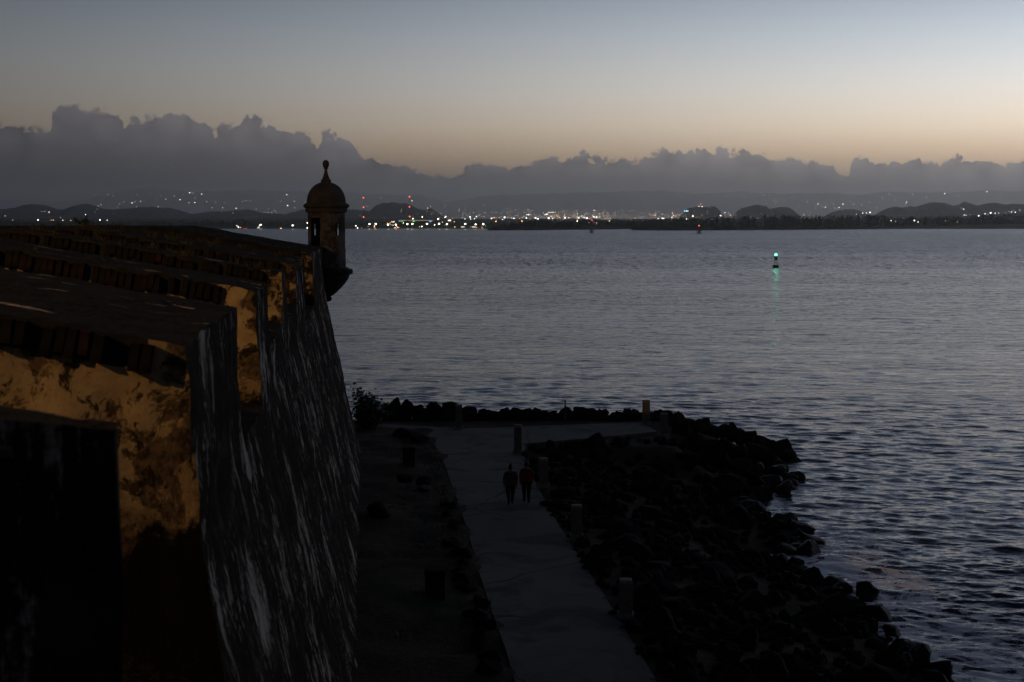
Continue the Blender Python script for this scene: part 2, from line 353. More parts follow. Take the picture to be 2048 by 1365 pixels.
# path slab with a small raised edge
outline = [Vector((path_x(-20, -1), -20, PZ))] + pl + [Vector((-30, 78.5, PZ)), Vector((-30, 82.0, PZ))] + pt + pr + [Vector((path_x(-20, 1), -20, PZ))]
bm = bmesh.new(); vs = [bm.verts.new((p.x, p.y, PZ)) for p in outline]; fcs = bm.faces.new(vs)
if fcs.normal.z < 0: fcs.normal_flip()
ret = bmesh.ops.extrude_face_region(bm, geom=[fcs]); 
for g in ret['geom']:
    if isinstance(g, bmesh.types.BMVert): g.co.z += 0.0
for v in vs: v.co.z -= .3
bmesh.ops.triangulate(bm, faces=[f for f in bm.faces if len(f.verts) > 4])
bmesh.ops.recalc_face_normals(bm, faces=bm.faces[:])
me = bpy.data.meshes.new('path'); bm.to_mesh(me); bm.free(); me.materials.append(M['path'])
tag(link('path', me), 'pale grey concrete walkway running along the foot of the wall', None, None, 'structure')
# kerb strip along the right edge of the walkway
mb = MB()
kp = [Vector((path_x(y, 1), y, 0)) for y in np.arange(-20, 76.5, 1.6)]
for a, b in zip(kp[:-1], kp[1:]):
    d = (b - a).normalized(); nrm = Vector((d.y, -d.x, 0)); z0, z1 = 1.8, PZ - .035 + .05 * noise.noise((a.y * .6, 0, 0))
    q = [a - nrm * .02, a + nrm * .16, b + nrm * .16, b - nrm * .02]
    mb.add([(p.x, p.y, z) for z in (z0, z1) for p in q], [(4, 5, 6, 7), (0, 1, 5, 4), (1, 2, 6, 5), (2, 3, 7, 6), (3, 0, 4, 7)])
tag(mb.build('kerb', [M['path']]), 'low concrete kerb on the seaward edge of the walkway', None, None, 'structure')

# ------------------------------------------------------------------ water
rs = []
r = 6.0
while r < 30: rs.append(r); r *= 1.12
for v in np.arange(1500, 459, -1.25): rs.append(CZ * F / (v - 443.0))
r = rs[-1]
while r < 16000: r *= 1.06; rs.append(r)
rs = np.array(sorted(rs))
an = np.concatenate([np.arange(-100, -24, 2.0), np.arange(-24, 24, 0.062), np.arange(24, 101, 2.0)])
an = np.radians(an)
RR, AA = np.meshgrid(rs, an, indexing='ij')
X = RR * np.sin(AA); Y = RR * np.cos(AA); Z = np.zeros_like(X)
dr = np.gradient(rs)[:, None] * np.ones_like(AA); da = RR * np.gradient(an)[None, :]
spacing = np.maximum(dr, da)
rg = np.random.default_rng(7)
gust = 1 + .35 * np.sin(X * .013 + Y * .021 + 1.0) * np.sin(Y * .017 - X * .008) + .2 * np.sin(X * .05 - Y * .04)
for k in range(150):
    lam = 0.36 * (7.5 / .36) ** rg.random(); th = R(258) + rg.normal(0, .5)      # waves run in from the right and ahead
    kx, ky = 2 * math.pi / lam * math.cos(th), 2 * math.pi / lam * math.sin(th)
    amp = .0038 * lam ** .9 * (1.0 if lam < 1.4 else (1.4 / lam) ** 1.1)
    att = np.clip((lam / spacing - 1.6) / 2.0, 0, 1)
    ph = kx * X + ky * Y + rg.random() * 6.28
    Z += amp * att * gust * (np.sin(ph) + .22 * np.cos(2 * ph))
# calm right against rocks, foam attribute by distance to the shore
near = (Y > 20) & (Y < 110) & (X > -20) & (X < 40)
sxv = np.interp(Y, [a for a, b in SHORE], [b for a, b in SHORE])
dist_sh = np.where(Y < 89.5, X - sxv, 99)
foamw = np.where(near, np.clip(1.25 - dist_sh / 4.4, 0, 1) * np.clip((68 - Y) / 12, .16, 1), 0)
foamw *= np.where(near, .72 + .28 * np.sin(Y * .55 + X * .7), 1)
gap = np.exp(-((Y - 57.0) / 2.2) ** 2) * np.clip(1 - np.abs(dist_sh - 1.6) / 3.5, 0, 1)
foamw = np.clip(foamw + gap * 1.0 + np.clip((50 - Y) / 8, 0, 1) * np.clip(1 - np.abs(dist_sh - 1) / 5, 0, 1) * .6, 0, 1.2)
n0, n1 = X.shape
V = np.stack([X, Y, Z], -1).reshape(-1, 3)
I = np.arange(n0 * n1).reshape(n0, n1)
Q = np.stack([I[:-1, :-1], I[1:, :-1], I[1:, 1:], I[:-1, 1:]], -1).reshape(-1, 4)
Q = Q[:, ::-1]
me = bpy.data.meshes.new('water'); me.vertices.add(len(V)); me.vertices.foreach_set('co', V.astype(np.float32).ravel())
me.loops.add(Q.size); me.loops.foreach_set('vertex_index', Q.astype(np.int32).ravel())
me.polygons.add(len(Q)); me.polygons.foreach_set('loop_start', np.arange(0, Q.size, 4, dtype=np.int32)); me.polygons.foreach_set('loop_total', np.full(len(Q), 4, np.int32))
me.update(calc_edges=True); me.polygons.foreach_set('use_smooth', np.ones(len(Q), bool))
at = me.attributes.new('foam', 'FLOAT', 'POINT'); at.data.foreach_set('value', foamw.astype(np.float32).ravel())
def water_mat():
    t = NT('sea_water'); w = t.coord()
    def rip(sx_, sy_, sc, det, rz): return t.noise(t.coord((sx_, sy_, 1), (0, 0, rz)), sc, det, .6, .3)
    r1 = rip(.55, 1.0, 1.5, 5, R(20)); r2 = rip(.5, 1.0, .42, 4, R(14)); r3 = rip(.5, 1, .12, 3, R(8))
    band = t.noise(t.coord((.004, .014, 1), (0, 0, R(4))), 1, 3, .6)
    amp = t.mth('ADD', .75, t.mth('MULTIPLY', t.step(band, .35, .65), .45))
    h = t.mth('MULTIPLY', t.mth('ADD', t.mth('MULTIPLY', r1, .16), t.mth('ADD', t.mth('MULTIPLY', r2, .42), t.mth('MULTIPLY', r3, .75))), amp)
    fa = t.n.new('ShaderNodeAttribute'); fa.attribute_name = 'foam'
    fn = t.noise(t.coord((1, 1, 1)), .75, 7, .68, 2.2); fl = t.noise(t.coord((1, 1, 1)), 2.2, 5, .7, 2.6)
    fv = t.mth('ABSOLUTE', t.mth('SUBTRACT', fl, .5)); fv = t.mth('SUBTRACT', 1.0, t.mth('MULTIPLY', fv, 7.0), clamp=True)
    foam = t.mth('ADD', t.mth('MULTIPLY', t.step(fn, .44, .58), .85), t.mth('MULTIPLY', fv, t.mth('MULTIPLY', t.step(fn, .36, .6), .6)))
    foam = t.step(t.mth('MULTIPLY', foam, fa.outputs['Fac']), .20, .48)
    murk = t.step(fa.outputs['Fac'], .25, 1.0)
    col = t.mix(murk, (.009, .015, .034), (.035, .026, .022))
    col = t.mix(foam, col, (.86, .82, .82))
    sp = t.n.new('ShaderNodeSeparateXYZ'); t.l.new(w, sp.inputs[0])
    far = t.step(t.mth('LOGARITHM', t.mth('MAXIMUM', sp.outputs['Y'], 1.0), 10.0), 2.0, 2.9)
    rough = t.mth('ADD', t.mth('ADD', .10, t.mth('MULTIPLY', far, .12)), t.mth('MULTIPLY', foam, .5))
    t.b.inputs['IOR'].default_value = 1.333
    m = t.out(col, rough, h, 1.0, .55, .5)
    def cn(sc, rz, det):
        n = t.n.new('ShaderNodeTexNoise'); n.inputs['Scale'].default_value = sc; n.inputs['Detail'].default_value = det; n.inputs['Roughness'].default_value = .6
        t.l.new(t.coord((.55, 1, 1), (0, 0, rz)), n.inputs['Vector']); v = t.n.new('ShaderNodeVectorMath'); v.operation = 'SUBTRACT'; t.l.new(n.outputs['Color'], v.inputs[0]); v.inputs[1].default_value = (.5, .5, .5); return v.outputs[0]
    def cn2(sx_, sy_, k, lo, hi):
        n = t.n.new('ShaderNodeTexNoise'); n.inputs['Scale'].default_value = 1; n.inputs['Detail'].default_value = 3; n.inputs['Roughness'].default_value = .65
        t.l.new(t.coord((sx_, sy_, 1), (0, 0, R(3))), n.inputs['Vector']); v = t.n.new('ShaderNodeVectorMath'); v.operation = 'SUBTRACT'; t.l.new(n.outputs['Color'], v.inputs[0]); v.inputs[1].default_value = (.5, .5, .5)
        w2 = t.n.new('ShaderNodeVectorMath'); w2.operation = 'SCALE'; t.l.new(v.outputs[0], w2.inputs[0]); t.l.new(t.mth('MULTIPLY', t.step(t.mth('LOGARITHM', t.mth('MAXIMUM', sp.outputs['Y'], 1.0), 10.0), lo, hi), k), w2.inputs['Scale']); return w2.outputs[0]
    def vadd(a, b):
        v = t.n.new('ShaderNodeVectorMath'); v.operation = 'ADD'; t.l.new(a, v.inputs[0]); t.l.new(b, v.inputs[1]); return v
    va = vadd(vadd(cn(1.6, R(12), 3), cn(.45, R(-9), 2)).outputs[0], vadd(cn2(.95, .36, 1.0, 1.9, 2.2), cn2(.55, .035, 1.3, 2.35, 2.75)).outputs[0])
    vm = t.n.new('ShaderNodeVectorMath'); vm.operation = 'MULTIPLY'; t.l.new(va.outputs[0], vm.inputs[0]); vm.inputs[1].default_value = (.45, .75, 0)
    ab = t.n.new('ShaderNodeSeparateXYZ'); t.l.new(vm.outputs[0], ab.inputs[0]); ac = t.n.new('ShaderNodeCombineXYZ'); t.l.new(ab.outputs[0], ac.inputs[0])
    t.l.new(t.mth('MULTIPLY', t.mth('ABSOLUTE', ab.outputs[1]), -1.0), ac.inputs[1])
    vs_ = t.n.new('ShaderNodeVectorMath'); vs_.operation = 'SCALE'; t.l.new(ac.outputs[0], vs_.inputs[0]); t.l.new(t.mth('MULTIPLY', amp, t.mth('ADD', .16, t.mth('MULTIPLY', far, 1.25))), vs_.inputs['Scale'])
    bn = t.b.inputs['Normal'].links[0].from_socket
    vb = t.n.new('ShaderNodeVectorMath'); vb.operation = 'ADD'; t.l.new(bn, vb.inputs[0]); t.l.new(vs_.outputs[0], vb.inputs[1])
    vn = t.n.new('ShaderNodeVectorMath'); vn.operation = 'NORMALIZE'; t.l.new(vb.outputs[0], vn.inputs[0]); t.l.new(vn.outputs[0], t.b.inputs['Normal'])
    return m
me.materials.append(water_mat())
tag(link('water', me), 'rippled bay water', None, None, 'structure')

# ------------------------------------------------------------------ fortress wall
wall = empty('fortress_wall', (-8, 40, 2.2))
tag(wall, 'old fortress wall with streaked seaward face and ochre plastered gun openings', 'wall')
WL = Vector(wall.location)
def wobj(name, me, parent=wall): return link(name, me, parent, -WL if parent is wall else (0, 0, 0))
def disp(p, a=.05):
    p = Vector(p); q = noise.noise_vector(p * .9) * a + noise.noise_vector(p * 2.9) * a * .7 + noise.noise_vector(p * 7.3) * a * .45
    return p + Vector((q.x, q.y, q.z * .8))
ZREF = 12.7
BAT = 1.85 / 10.5
def outx(Y, z): return TOPX(Y) + (ZREF - z) * .04 + max(0, 10.55 - z) * .165 + max(0, 4.2 - z) ** 2 * .03
def patch(mb, fn, nu, nv, m, a=.05, flip=False):
    v = [disp(fn(i / nu, j / nv), a) for j in range(nv + 1) for i in range(nu + 1)]
    f = [(j * (nu + 1) + i, j * (nu + 1) + i + 1, (j + 1) * (nu + 1) + i + 1, (j + 1) * (nu + 1) + i) for j in range(nv) for i in range(nu)]
    if flip: f = [q[::-1] for q in f]
    mb.add(v, f, m)
def lerp(a, b, t): return a + (b - a) * t
CREST = 6.3
def topz(d, drop=0.0): return ZREF - drop + .17 * min(d, CREST) + (.0 if d <= CREST else 0)
# --- scarp face (one battered sheet with depth) and the mass behind it
mb = MB()
YE = 71.6
def sc_top(Y): return 8.9 if Y < 14.9 else 10.55 if Y < 29.7 or 50.2 < Y < 58.6 else 11.4
def fs(s, t):
    Y = lerp(9.2, YE, s); z = lerp(1.4, sc_top(Y), t); return (outx(Y, z), Y, z)
patch(mb, fs, 420, 70, 0, .055)
# far corner and the flank that turns away behind the tower
def ff(s, t):
    z = lerp(1.4, 12.6, t); x0 = outx(YE, z); p = Vector((x0, YE, z)); q = Vector((-40, YE + 7.5 + (ZREF - z) * .12, z)); return p.lerp(q, s)
patch(mb, ff, 60, 20, 0, .06)
# gun platform behind the parapets
def fp(s, t): return (lerp(-40, -11.2, s), lerp(-12, YE + 1, t), 10.3 + .0 * s)
patch(mb, fp, 30, 60, 1, .05)
def fb(s, t): return (lerp(-40, outx(9.2, 8.9), s), 9.2, lerp(1.4, 8.9, t))
patch(mb, fb, 20, 10, 1, .03)
scarp = wobj('scarp', mb.mesh('scarp', [M['scarp'], M['fill']], True)); smooth_angle(scarp, 50)
def merlon(Y0, Y1, cheek, zbot=10.55, splay0=.0, splay1=.0, thick=9.0, drop=0.0, zdeep=None, xo=None, frontmat=None, rim=.34, rimd=.42):
    """solid parapet block between two gun openings; Y0 near cheek, Y1 far cheek"""
    mb = MB(); L_ = Y1 - Y0
    ox = xo or (lambda Y, z: outx(Y, z))
    def P(s, d, z):            # s along the wall 0..1, d inland distance
        Yn = Y0 + splay0 * d / 6.0; Yf = Y1 - splay1 * d / 6.0
        Yc = lerp(Yn, Yf, s); return (ox(lerp(Y0, Y1, s), z) - d, Yc, z)
    def top(s, t):
        d = lerp(0, thick, t); z = topz(d, drop); p = P(s, d, ZREF - drop); return (p[0], p[1], z)
    st_ = .13 if Y0 < 30 else .3; ns = max(6, int(L_ / st_)); nd = int(thick / st_)
    patch(mb, top, ns, nd, 0, .045)
    zb = zdeep if zdeep else zbot - .9
    def near(s, t):
        d = lerp(0, thick, s); z = lerp(zb, topz(d, drop), t); xx = ox(Y0, min(z, ZREF - drop)); return (xx - d, P(0, d, z)[1], z)
    def far(s, t):
        d = lerp(0, thick, s); z = lerp(zb, topz(d, drop), t); xx = ox(Y1, min(z, ZREF - drop)); return (xx - d, P(1, d, z)[1], z)
    def outer(s, t):
        z = lerp(zbot - .02 if frontmat is None else zb, ZREF - drop, t); return P(s, 0, z)
    def inner(s, t):
        z = lerp(zb, topz(thick, drop), t); p = P(s, thick, ZREF - drop); return (p[0], p[1], z)
    if frontmat is None:
        zs = 10.62
        def near_up(s, t):
            d = lerp(0, thick, s); z = lerp(zs, topz(d, drop) - rim, t); return (ox(Y0, min(z, ZREF - drop)) - d, P(0, d, z)[1], z)
        def near_rim(s, t):
            d = lerp(rimd, thick, s); z = lerp(topz(d, drop) - rim, topz(d, drop), t); return (ox(Y0, min(z, ZREF - drop)) - d, P(0, d, z)[1], z)
        def near_corner(s, t):
            d = lerp(0, rimd, s); z = lerp(topz(d, drop) - rim, topz(d, drop), t); return (ox(Y0, min(z, ZREF - drop)) - d, P(0, d, z)[1], z)
        patch(mb, near_rim, nd, 2, 3, .045, True); patch(mb, near_corner, 3, 2, 1, .045, True)
        def near_lo(s, t):
            d = lerp(0, thick, s); z = lerp(zb, zs, t); return (ox(Y0, min(z, ZREF - drop)) - d, P(0, d, z)[1], z)
        patch(mb, near_up, nd, 12, 1, .045, True); patch(mb, near_lo, nd, 8, 1, .045, True)
    else: patch(mb, near, nd, 12, 2, .045, True)
    patch(mb, far, nd, 12, 1, .045)
    patch(mb, outer, ns, 12, 2, .05); patch(mb, inner, ns, 8, 3, .03, True)
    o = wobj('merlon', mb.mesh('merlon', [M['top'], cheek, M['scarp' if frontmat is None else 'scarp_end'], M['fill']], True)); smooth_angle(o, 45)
    return o
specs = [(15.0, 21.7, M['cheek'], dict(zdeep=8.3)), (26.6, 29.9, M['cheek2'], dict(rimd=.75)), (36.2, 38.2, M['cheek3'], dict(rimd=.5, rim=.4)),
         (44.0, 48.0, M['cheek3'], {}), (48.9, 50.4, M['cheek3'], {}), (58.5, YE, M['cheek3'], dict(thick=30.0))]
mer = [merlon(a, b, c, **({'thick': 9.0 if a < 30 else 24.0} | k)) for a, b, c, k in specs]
# nearest merlon, turned towards the viewer
m1 = merlon(8.75, 9.15, M['fill'], zbot=7.5, thick=6.0, zdeep=7.0, splay0=-1.15, xo=lambda Y, z: -.281 * Y, frontmat=1)
# sills between them, sloping to the sea
gaps = [(9.15, 15.0, 10.9, 8.9), (21.7, 26.6, 11.3, 10.55), (29.9, 36.2, 12.3, 11.4), (38.2, 44.0, 12.1, 11.4), (48.0, 48.9, 12.0, 11.4), (50.4, 58.5, 11.2, 10.55)]
for a, b, zi, zo in gaps:
    mb = MB()
    def fsill(s, t): 
        d = lerp(0, 9.0, t); z = lerp(zo, zi, min(1, d / 5.0)); Y = lerp(a - .3, b + .3, s); return (outx(Y, zo) - d, Y, z)
    patch(mb, fsill, max(6, int((b - a) / .3)), 24, 0, .04)
    o = wobj('sill', mb.mesh('sill', [M['top']], True))
# soldier course of bricks under the top edge of the near cheeks
rb = random.Random(11)
bmeshes = []
for k in range(5):
    mb = MB(); w_ = .105 + .008 * (k % 3); mb.box((0, 0, 0), (w_, .16, .30), 0, 0, .93)
    bmeshes.append([mesh('brick', [disp(Vector(v) + Vector((k * 3.1, 0, 0)), .012) - Vector((k * 3.1, 0, 0)) for v in mb.v], mb.f, [mm]) for mm in (M['brick'], M['brick_soot'], M['brick_red'])])
def course(mo, Y0, d0, d1, zoff=-.18, big=1.0):
    d = d0
    while d < d1:
        if rb.random() < .13: d += .128 * big; continue
        z = topz(d) + zoff + rb.uniform(-.04, .03); mmi = rb.choices((0, 1, 2), (3, 8, .3))[0]
        p = disp((outx(Y0, ZREF) - d, Y0, z), .045)
        o = link('brick', rb.choice(bmeshes)[mmi], mo, p, (rb.uniform(-.06, .06), .165 + rb.uniform(-.05, .05), rb.uniform(-.05, .05)), (big, rb.uniform(.8, 1.15), rb.uniform(.85, 1.1) / max(1, big ** .7)))
        o.location.y -= .005 + rb.uniform(0, .03)
        d += .128 * big * rb.uniform(.95, 1.12)
course(mer[0], 15.0, .42, 5.2)
course(mer[1], 26.6, .75, 7.2)
course(mer[2], 36.2, .5, 9.0, big=1.25)
course(mer[3], 44.0, .6, 9.0, big=1.5)

# ------------------------------------------------------------------ sentry tower on the corner
TY = 72.4
def tz(v): return at_y(653, v, TY).z
TX = at_y(653, 450, TY).x
PX = TY / F * 1.003
tower = empty('sentry_tower', (TX, TY, tz(590)))
tag(tower, 'domed stone sentry tower with ball finial overhanging the wall corner', 'tower')
Z0 = tower.location.z
def rz_(lst): return [(w * PX, tz(v) - Z0) for w, v in lst]
# drum with door and window openings cut through it
cx = MB(); cx.lathe(rz_([(37.6, 536), (37.4, 498), (36.7, 497), (36.7, 424)]), n=64)
drum = cx.mesh('drum', [M['tower']])
dro = link('drum', drum, tower)
def cutter(x0, x1, y0, y1, v0, v1):
    m = MB(); z0, z1 = tz(v1) - Z0, tz(v0) - Z0; m.box(((x0 + x1) / 2, (y0 + y1) / 2, (z0 + z1) / 2), (x1 - x0, y1 - y0, z1 - z0)); q = Matrix.Rotation(R(7.4), 3, 'Z'); m.v = [tuple(q @ Vector(v)) for v in m.v]; return m
cuts = []
ci = MB(); ci.lathe(rz_([(24.5, 505), (24.5, 428)]), n=40); cuts.append(ci)
cuts.append(cutter(-.78, -.33, -1.2, -.1, 436, 492)); cuts.append(cutter(-.625, -.545, -.2, 1.3, 448, 471)); cuts.append(cutter(.45, .655, -1.3, -.35, 446, 471)); cuts.append(cutter(.535, .625, -1.2, 1.3, 448, 471))
dg = None; tmp = []
for c in cuts:
    co = link('cut', c.mesh('cut', []), tower); tmp.append(co)
    md = dro.modifiers.new('b', 'BOOLEAN'); md.operation = 'DIFFERENCE'; md.object = co; md.solver = 'EXACT'
dg = bpy.context.evaluated_depsgraph_get(); dg.update()
nm = bpy.data.meshes.new_from_object(dro.evaluated_get(dg)); dro.modifiers.clear(); dro.data = nm; nm.name = 'drum'
for co in tmp: bpy.data.objects.remove(co)
smooth_angle(dro, 35)
mb = MB(); mb.lathe(rz_([(30, 427), (40.5, 425), (41.5, 421), (41.0, 417.5), (43.5, 416), (45.3, 413.5), (45.6, 411), (44, 409.5), (41.5, 407.5), (30, 407)]), n=64)
o = mb.build('cornice', [M['dome']], tower); smooth_angle(o, 35)
prof = [(41.6, 408)]
for k in range(0, 15):
    t = k / 14; a = t * math.pi / 2
    prof.append((max(8.5, 38.6 * math.cos(a) ** .86), 406 - 41.5 * math.sin(a) ** 1.02))
mb = MB(); mb.lathe(rz_(prof), n=64); o = mb.build('dome', [M['dome']], tower); smooth_angle(o, 50)
mb = MB(); mb.lathe(rz_([(10.3, 366), (10.2, 361.5), (8.8, 360), (7.2, 357.5), (5.2, 352), (3.6, 346), (2.7, 340.5), (2.6, 338.8), (4.9, 338), (5.0, 336.5), (4.2, 335.6), (6.0, 332.5), (6.7, 329), (6.3, 325.5), (5.0, 322.8), (2.6, 321), (.6, 320)]), n=28)
o = mb.build('finial', [M['dome']], tower); smooth_angle(o, 50)
# skirt moulding and stepped corbel that dies into the wall corner
mb = MB(); mb.lathe(rz_([(36, 536.5), (40.5, 535), (44, 537.5), (49.5, 538.5), (51.5, 541), (51.5, 545.5), (49.5, 548.5), (44, 549.5), (30, 550)]), n=64)
o = mb.build('moulding', [M['towerdark']], tower); smooth_angle(o, 35)
mb = MB()
steps = [(45.5, 549), (44.5, 553), (42.5, 556), (43, 557), (40, 561.5), (37.5, 564), (38, 565), (33.5, 570), (31, 572), (31.4, 573), (26, 578), (23, 580), (23.2, 581), (18, 586), (14, 589), (11, 591.5), (6, 593)]
mb.lathe(rz_(steps), n=48); o = mb.build('corbel', [M['towerdark']], tower); smooth_angle(o, 35)
mb = MB(); mb.lathe(rz_([(2, 591), (7, 593), (9.3, 597), (9.3, 599), (7, 602.5), (1, 604)]), n=24); o = mb.build('pendant', [M['towerdark']], tower); smooth_angle(o, 50)

# ------------------------------------------------------------------ floodlight mast on the platform, out of frame to the left: it lights the gun openings
mast = empty('unseen_floodlight_mast', (-34, 4.5, 10.3)); tag(mast, 'tall unseen floodlight mast, out of frame on the gun platform behind the parapets', 'lamp')
mb = MB(); mb.tube((0, 0, 0), (0, 0, 17.4), .16, .09, 10); mb.build('pole', [M['metal']], mast)
mb = MB(); mb.box((.25, .2, 17.0), (.5, .35, .3), 0, R(-40)); mb.build('lamp_head', [M['metal']], mast)
mb = MB(); mb.box((.46, .42, 16.9), (.3, .04, .2), 0, R(-40)); mb.build('lens', [emit('unseen_sodium_lens', (1, .56, .2), 8)], mast)
ld = bpy.data.lights.new('floodlight', 'POINT'); ld.energy = 21500; ld.color = (1, .57, .205); ld.shadow_soft_size = .25
lo = bpy.data.objects.new('floodlight', ld); COL.objects.link(lo); lo.parent = mast; lo.location = (.75, .75, 17.05)

# ------------------------------------------------------------------ boulders
def rock_mesh(seed, mat, sub=3):
    rr = random.Random(seed); bm = bmesh.new(); bmesh.ops.create_icosphere(bm, subdivisions=sub, radius=1)
    planes = []
    for _ in range(15):
        n = Vector((rr.gauss(0, 1), rr.gauss(0, 1), rr.gauss(0, 1))).normalized(); planes.append((n, rr.uniform(.5, .85)))
    for v in bm.verts:
        d = v.co.normalized(); rad = 1.3
        for n, k in planes:
            c = d.dot(n)
            if c > .05: rad = min(rad, k / c)
        rad += noise.noise(d * 2.2 + Vector((seed * 5.3, 0, 0))) * .05 + noise.noise(d * 6 + Vector((seed, 3, 0))) * .03
        v.co = d * rad
    me = bpy.data.meshes.new('boulder'); bm.to_mesh(me); bm.free(); me.materials.append(mat)
    me.polygons.foreach_set('use_smooth', [True] * len(me.polygons))
    try: me.set_sharp_from_angle(angle=R(18))
    except Exception: pass
    return me
RK = [rock_mesh(k, M['rock']) for k in range(9)]; RW = [rock_mesh(20 + k, M['rock_wet']) for k in range(5)]; RD = [rock_mesh(40 + k, M['rock_dry'], 2) for k in range(4)]
rr = random.Random(5)
def boulder(p, s, label, group, pool=RK, flat=.72, cat='rock'):
    o = link('boulder', rr.choice(pool), None, p, (rr.uniform(-.4, .4), rr.uniform(-.4, .4), rr.uniform(0, 6.28)), (s * rr.uniform(.85, 1.3), s * rr.uniform(.8, 1.1), s * flat * rr.uniform(.8, 1.2)))
    return tag(o, label, cat, group)
LB = 'dark boulder in the sloping rock bank between the walkway and the sea'
LW = 'wet black boulder at the waterline along the foot of the rock bank'
LF = 'dark boulder in the low rock row beyond the cross walkway'
LP = 'black boulder on the rounded rock point right of the far bollards'
# far row along the cross walkway: crest heights follow the photo's uneven skyline
FAR = [(752,824),(775,812),(790,803),(812,808),(838,818),(862,812),(872,812),(890,820),(905,815),(912,812),(938,816),(955,826),(975,825),(992,822),(1008,820),(1022,824),(1042,826),(1060,822),(1068,820),(1084,828),(1100,824),(1112,824),(1128,830),(1146,826),(1162,822),(1180,828),(1200,823),(1214,828),(1232,825),(1255,823),(1272,825),(1306,827),(1320,825),(1336,830)]
fillers = []
for u, v in FAR:
    yy = 86.2 + rr.uniform(-.3, .3); c = at_y(u, v, yy); s = rr.uniform(.52, .78)
    boulder((c.x, yy, c.z - s * .62), s, LF, 'rocks beyond the cross walkway', RK, .95)
    for q in range(3): fillers.append((c.x + rr.uniform(-.6, .6), yy - rr.uniform(.3, 1.3), 2.2 + rr.uniform(-.25, .2), rr.uniform(.35, .6)))
# rounded point at the far right
POINT = [(1352,835,84),(1372,838,84),(1392,840,84),(1405,842,84.5),(1425,850,85),(1447,849,85),(1462,852,85),(1480,860,85),(1500,862,85),(1520,868,85),(1538,882,85),(1552,888,85),(1567,896,84.5),(1575,905,83),(1588,918,82),
         (1360,858,81),(1390,868,80),(1420,876,79.5),(1450,884,79.5),(1480,890,79),(1510,894,80),(1535,905,80),(1560,922,79),(1440,905,76),(1480,915,76),(1515,925,76),(1545,938,76.5),(1580,945,76.5),(1597,958,76.5),(1560,965,75),(1530,950,74.5)]
for u, v, yy in POINT:
    c = at_y(u, v, yy); s = rr.uniform(.6, .95)
    boulder((c.x, yy, c.z - s * .6), s, LP, 'rocks on the rounded point', RK if v < 920 else RW, .85)
# bank between walkway and sea
placed = []
tries = 0
while len(placed) < 225 and tries < 12000:
    tries += 1
    y = 37 + 43 * rr.random() ** .85; x0 = path_x(y, 1) + .9; x1 = shore_x(y) - .4; x = rr.uniform(x0, x1); s = rr.choice((rr.uniform(.3, .55), rr.uniform(.4, .85)))
    if y > np.interp(x, [.5, 8.5, 11], [73.4, 77.5, 80]): continue
    if any((x - a) ** 2 + (y - b) ** 2 < (.62 * (s + c)) ** 2 for a, b, c in placed): continue
    placed.append((x, y, s))
placed.sort(key=lambda q: -q[2] / q[1])
for k, (x, y, s) in enumerate(placed):
    if k < 125: boulder((x, y, land_z(x, y) + s * .12), s, LB, 'boulders of the rock bank')
    else: fillers.append((x, y, land_z(x, y) + s * .12, s))
yy = 38.0
while yy < 79:
    x = shore_x(yy) + rr.uniform(-.9, .15); s = rr.uniform(.3, .62)
    boulder((x, yy, -.15 + rr.uniform(-.1, .35)), s, LW, 'boulders at the waterline', RW, .75); yy += rr.uniform(.55, .9)
c = at_z(1634, 1082, 0); boulder((c.x, c.y, .0), .6, 'low outlying black rock washed by the sea, beside the middle of the bank', None, RW, .45)
c = at_z(1620, 1100, 0); boulder((c.x - .2, c.y - .6, .1), .8, 'broad black rock just off the bank, behind the white foam', None, RW, .7)
c = at_z(1735, 1195, 0); boulder((c.x, c.y, .15), .6, 'pointed black rock standing among the brown foam', None, RW, 1.0)
# rubble between the boulders, past counting
mb = MB(); small = [rock_mesh(60 + k, M['rock'], 1) for k in range(3)]
sv = [([v.co.copy() for v in m_.vertices], [tuple(p.vertices) for p in m_.polygons]) for m_ in small]
big_sv = [([v.co.copy() for v in m_.vertices], [tuple(p.vertices) for p in m_.polygons]) for m_ in (rock_mesh(70, M['rock'], 2), rock_mesh(71, M['rock'], 2), rock_mesh(72, M['rock'], 2))]
for x, y, z, s in fillers:
    vv, ff_ = rr.choice(big_sv); q = Matrix.Rotation(rr.uniform(0, 6.28), 3, 'Z') @ Matrix.Rotation(rr.uniform(-.5, .5), 3, 'X'); mb.add([q @ (v * s) + Vector((x, y, z)) for v in vv], ff_)
for k in range(1100):
    y = rr.uniform(36, 82); x = rr.uniform(path_x(min(y, 76), 1) + .05, shore_x(y) + .2); s = rr.uniform(.12, .4)
    if y > np.interp(x, [.5, 8.5, 11], [73.8, 78.2, 80]): continue
    vv, ff_ = rr.choice(sv); q = Matrix.Rotation(rr.uniform(0, 6.28), 3, 'Z'); mb.add([q @ (v * s) + Vector((x, y, land_z(x, y) + s * .3)) for v in vv], ff_)
tag(mb.build('rubble', [M['rock']]), 'small dark rubble filling the rock bank', 'rubble', None, 'stuff')
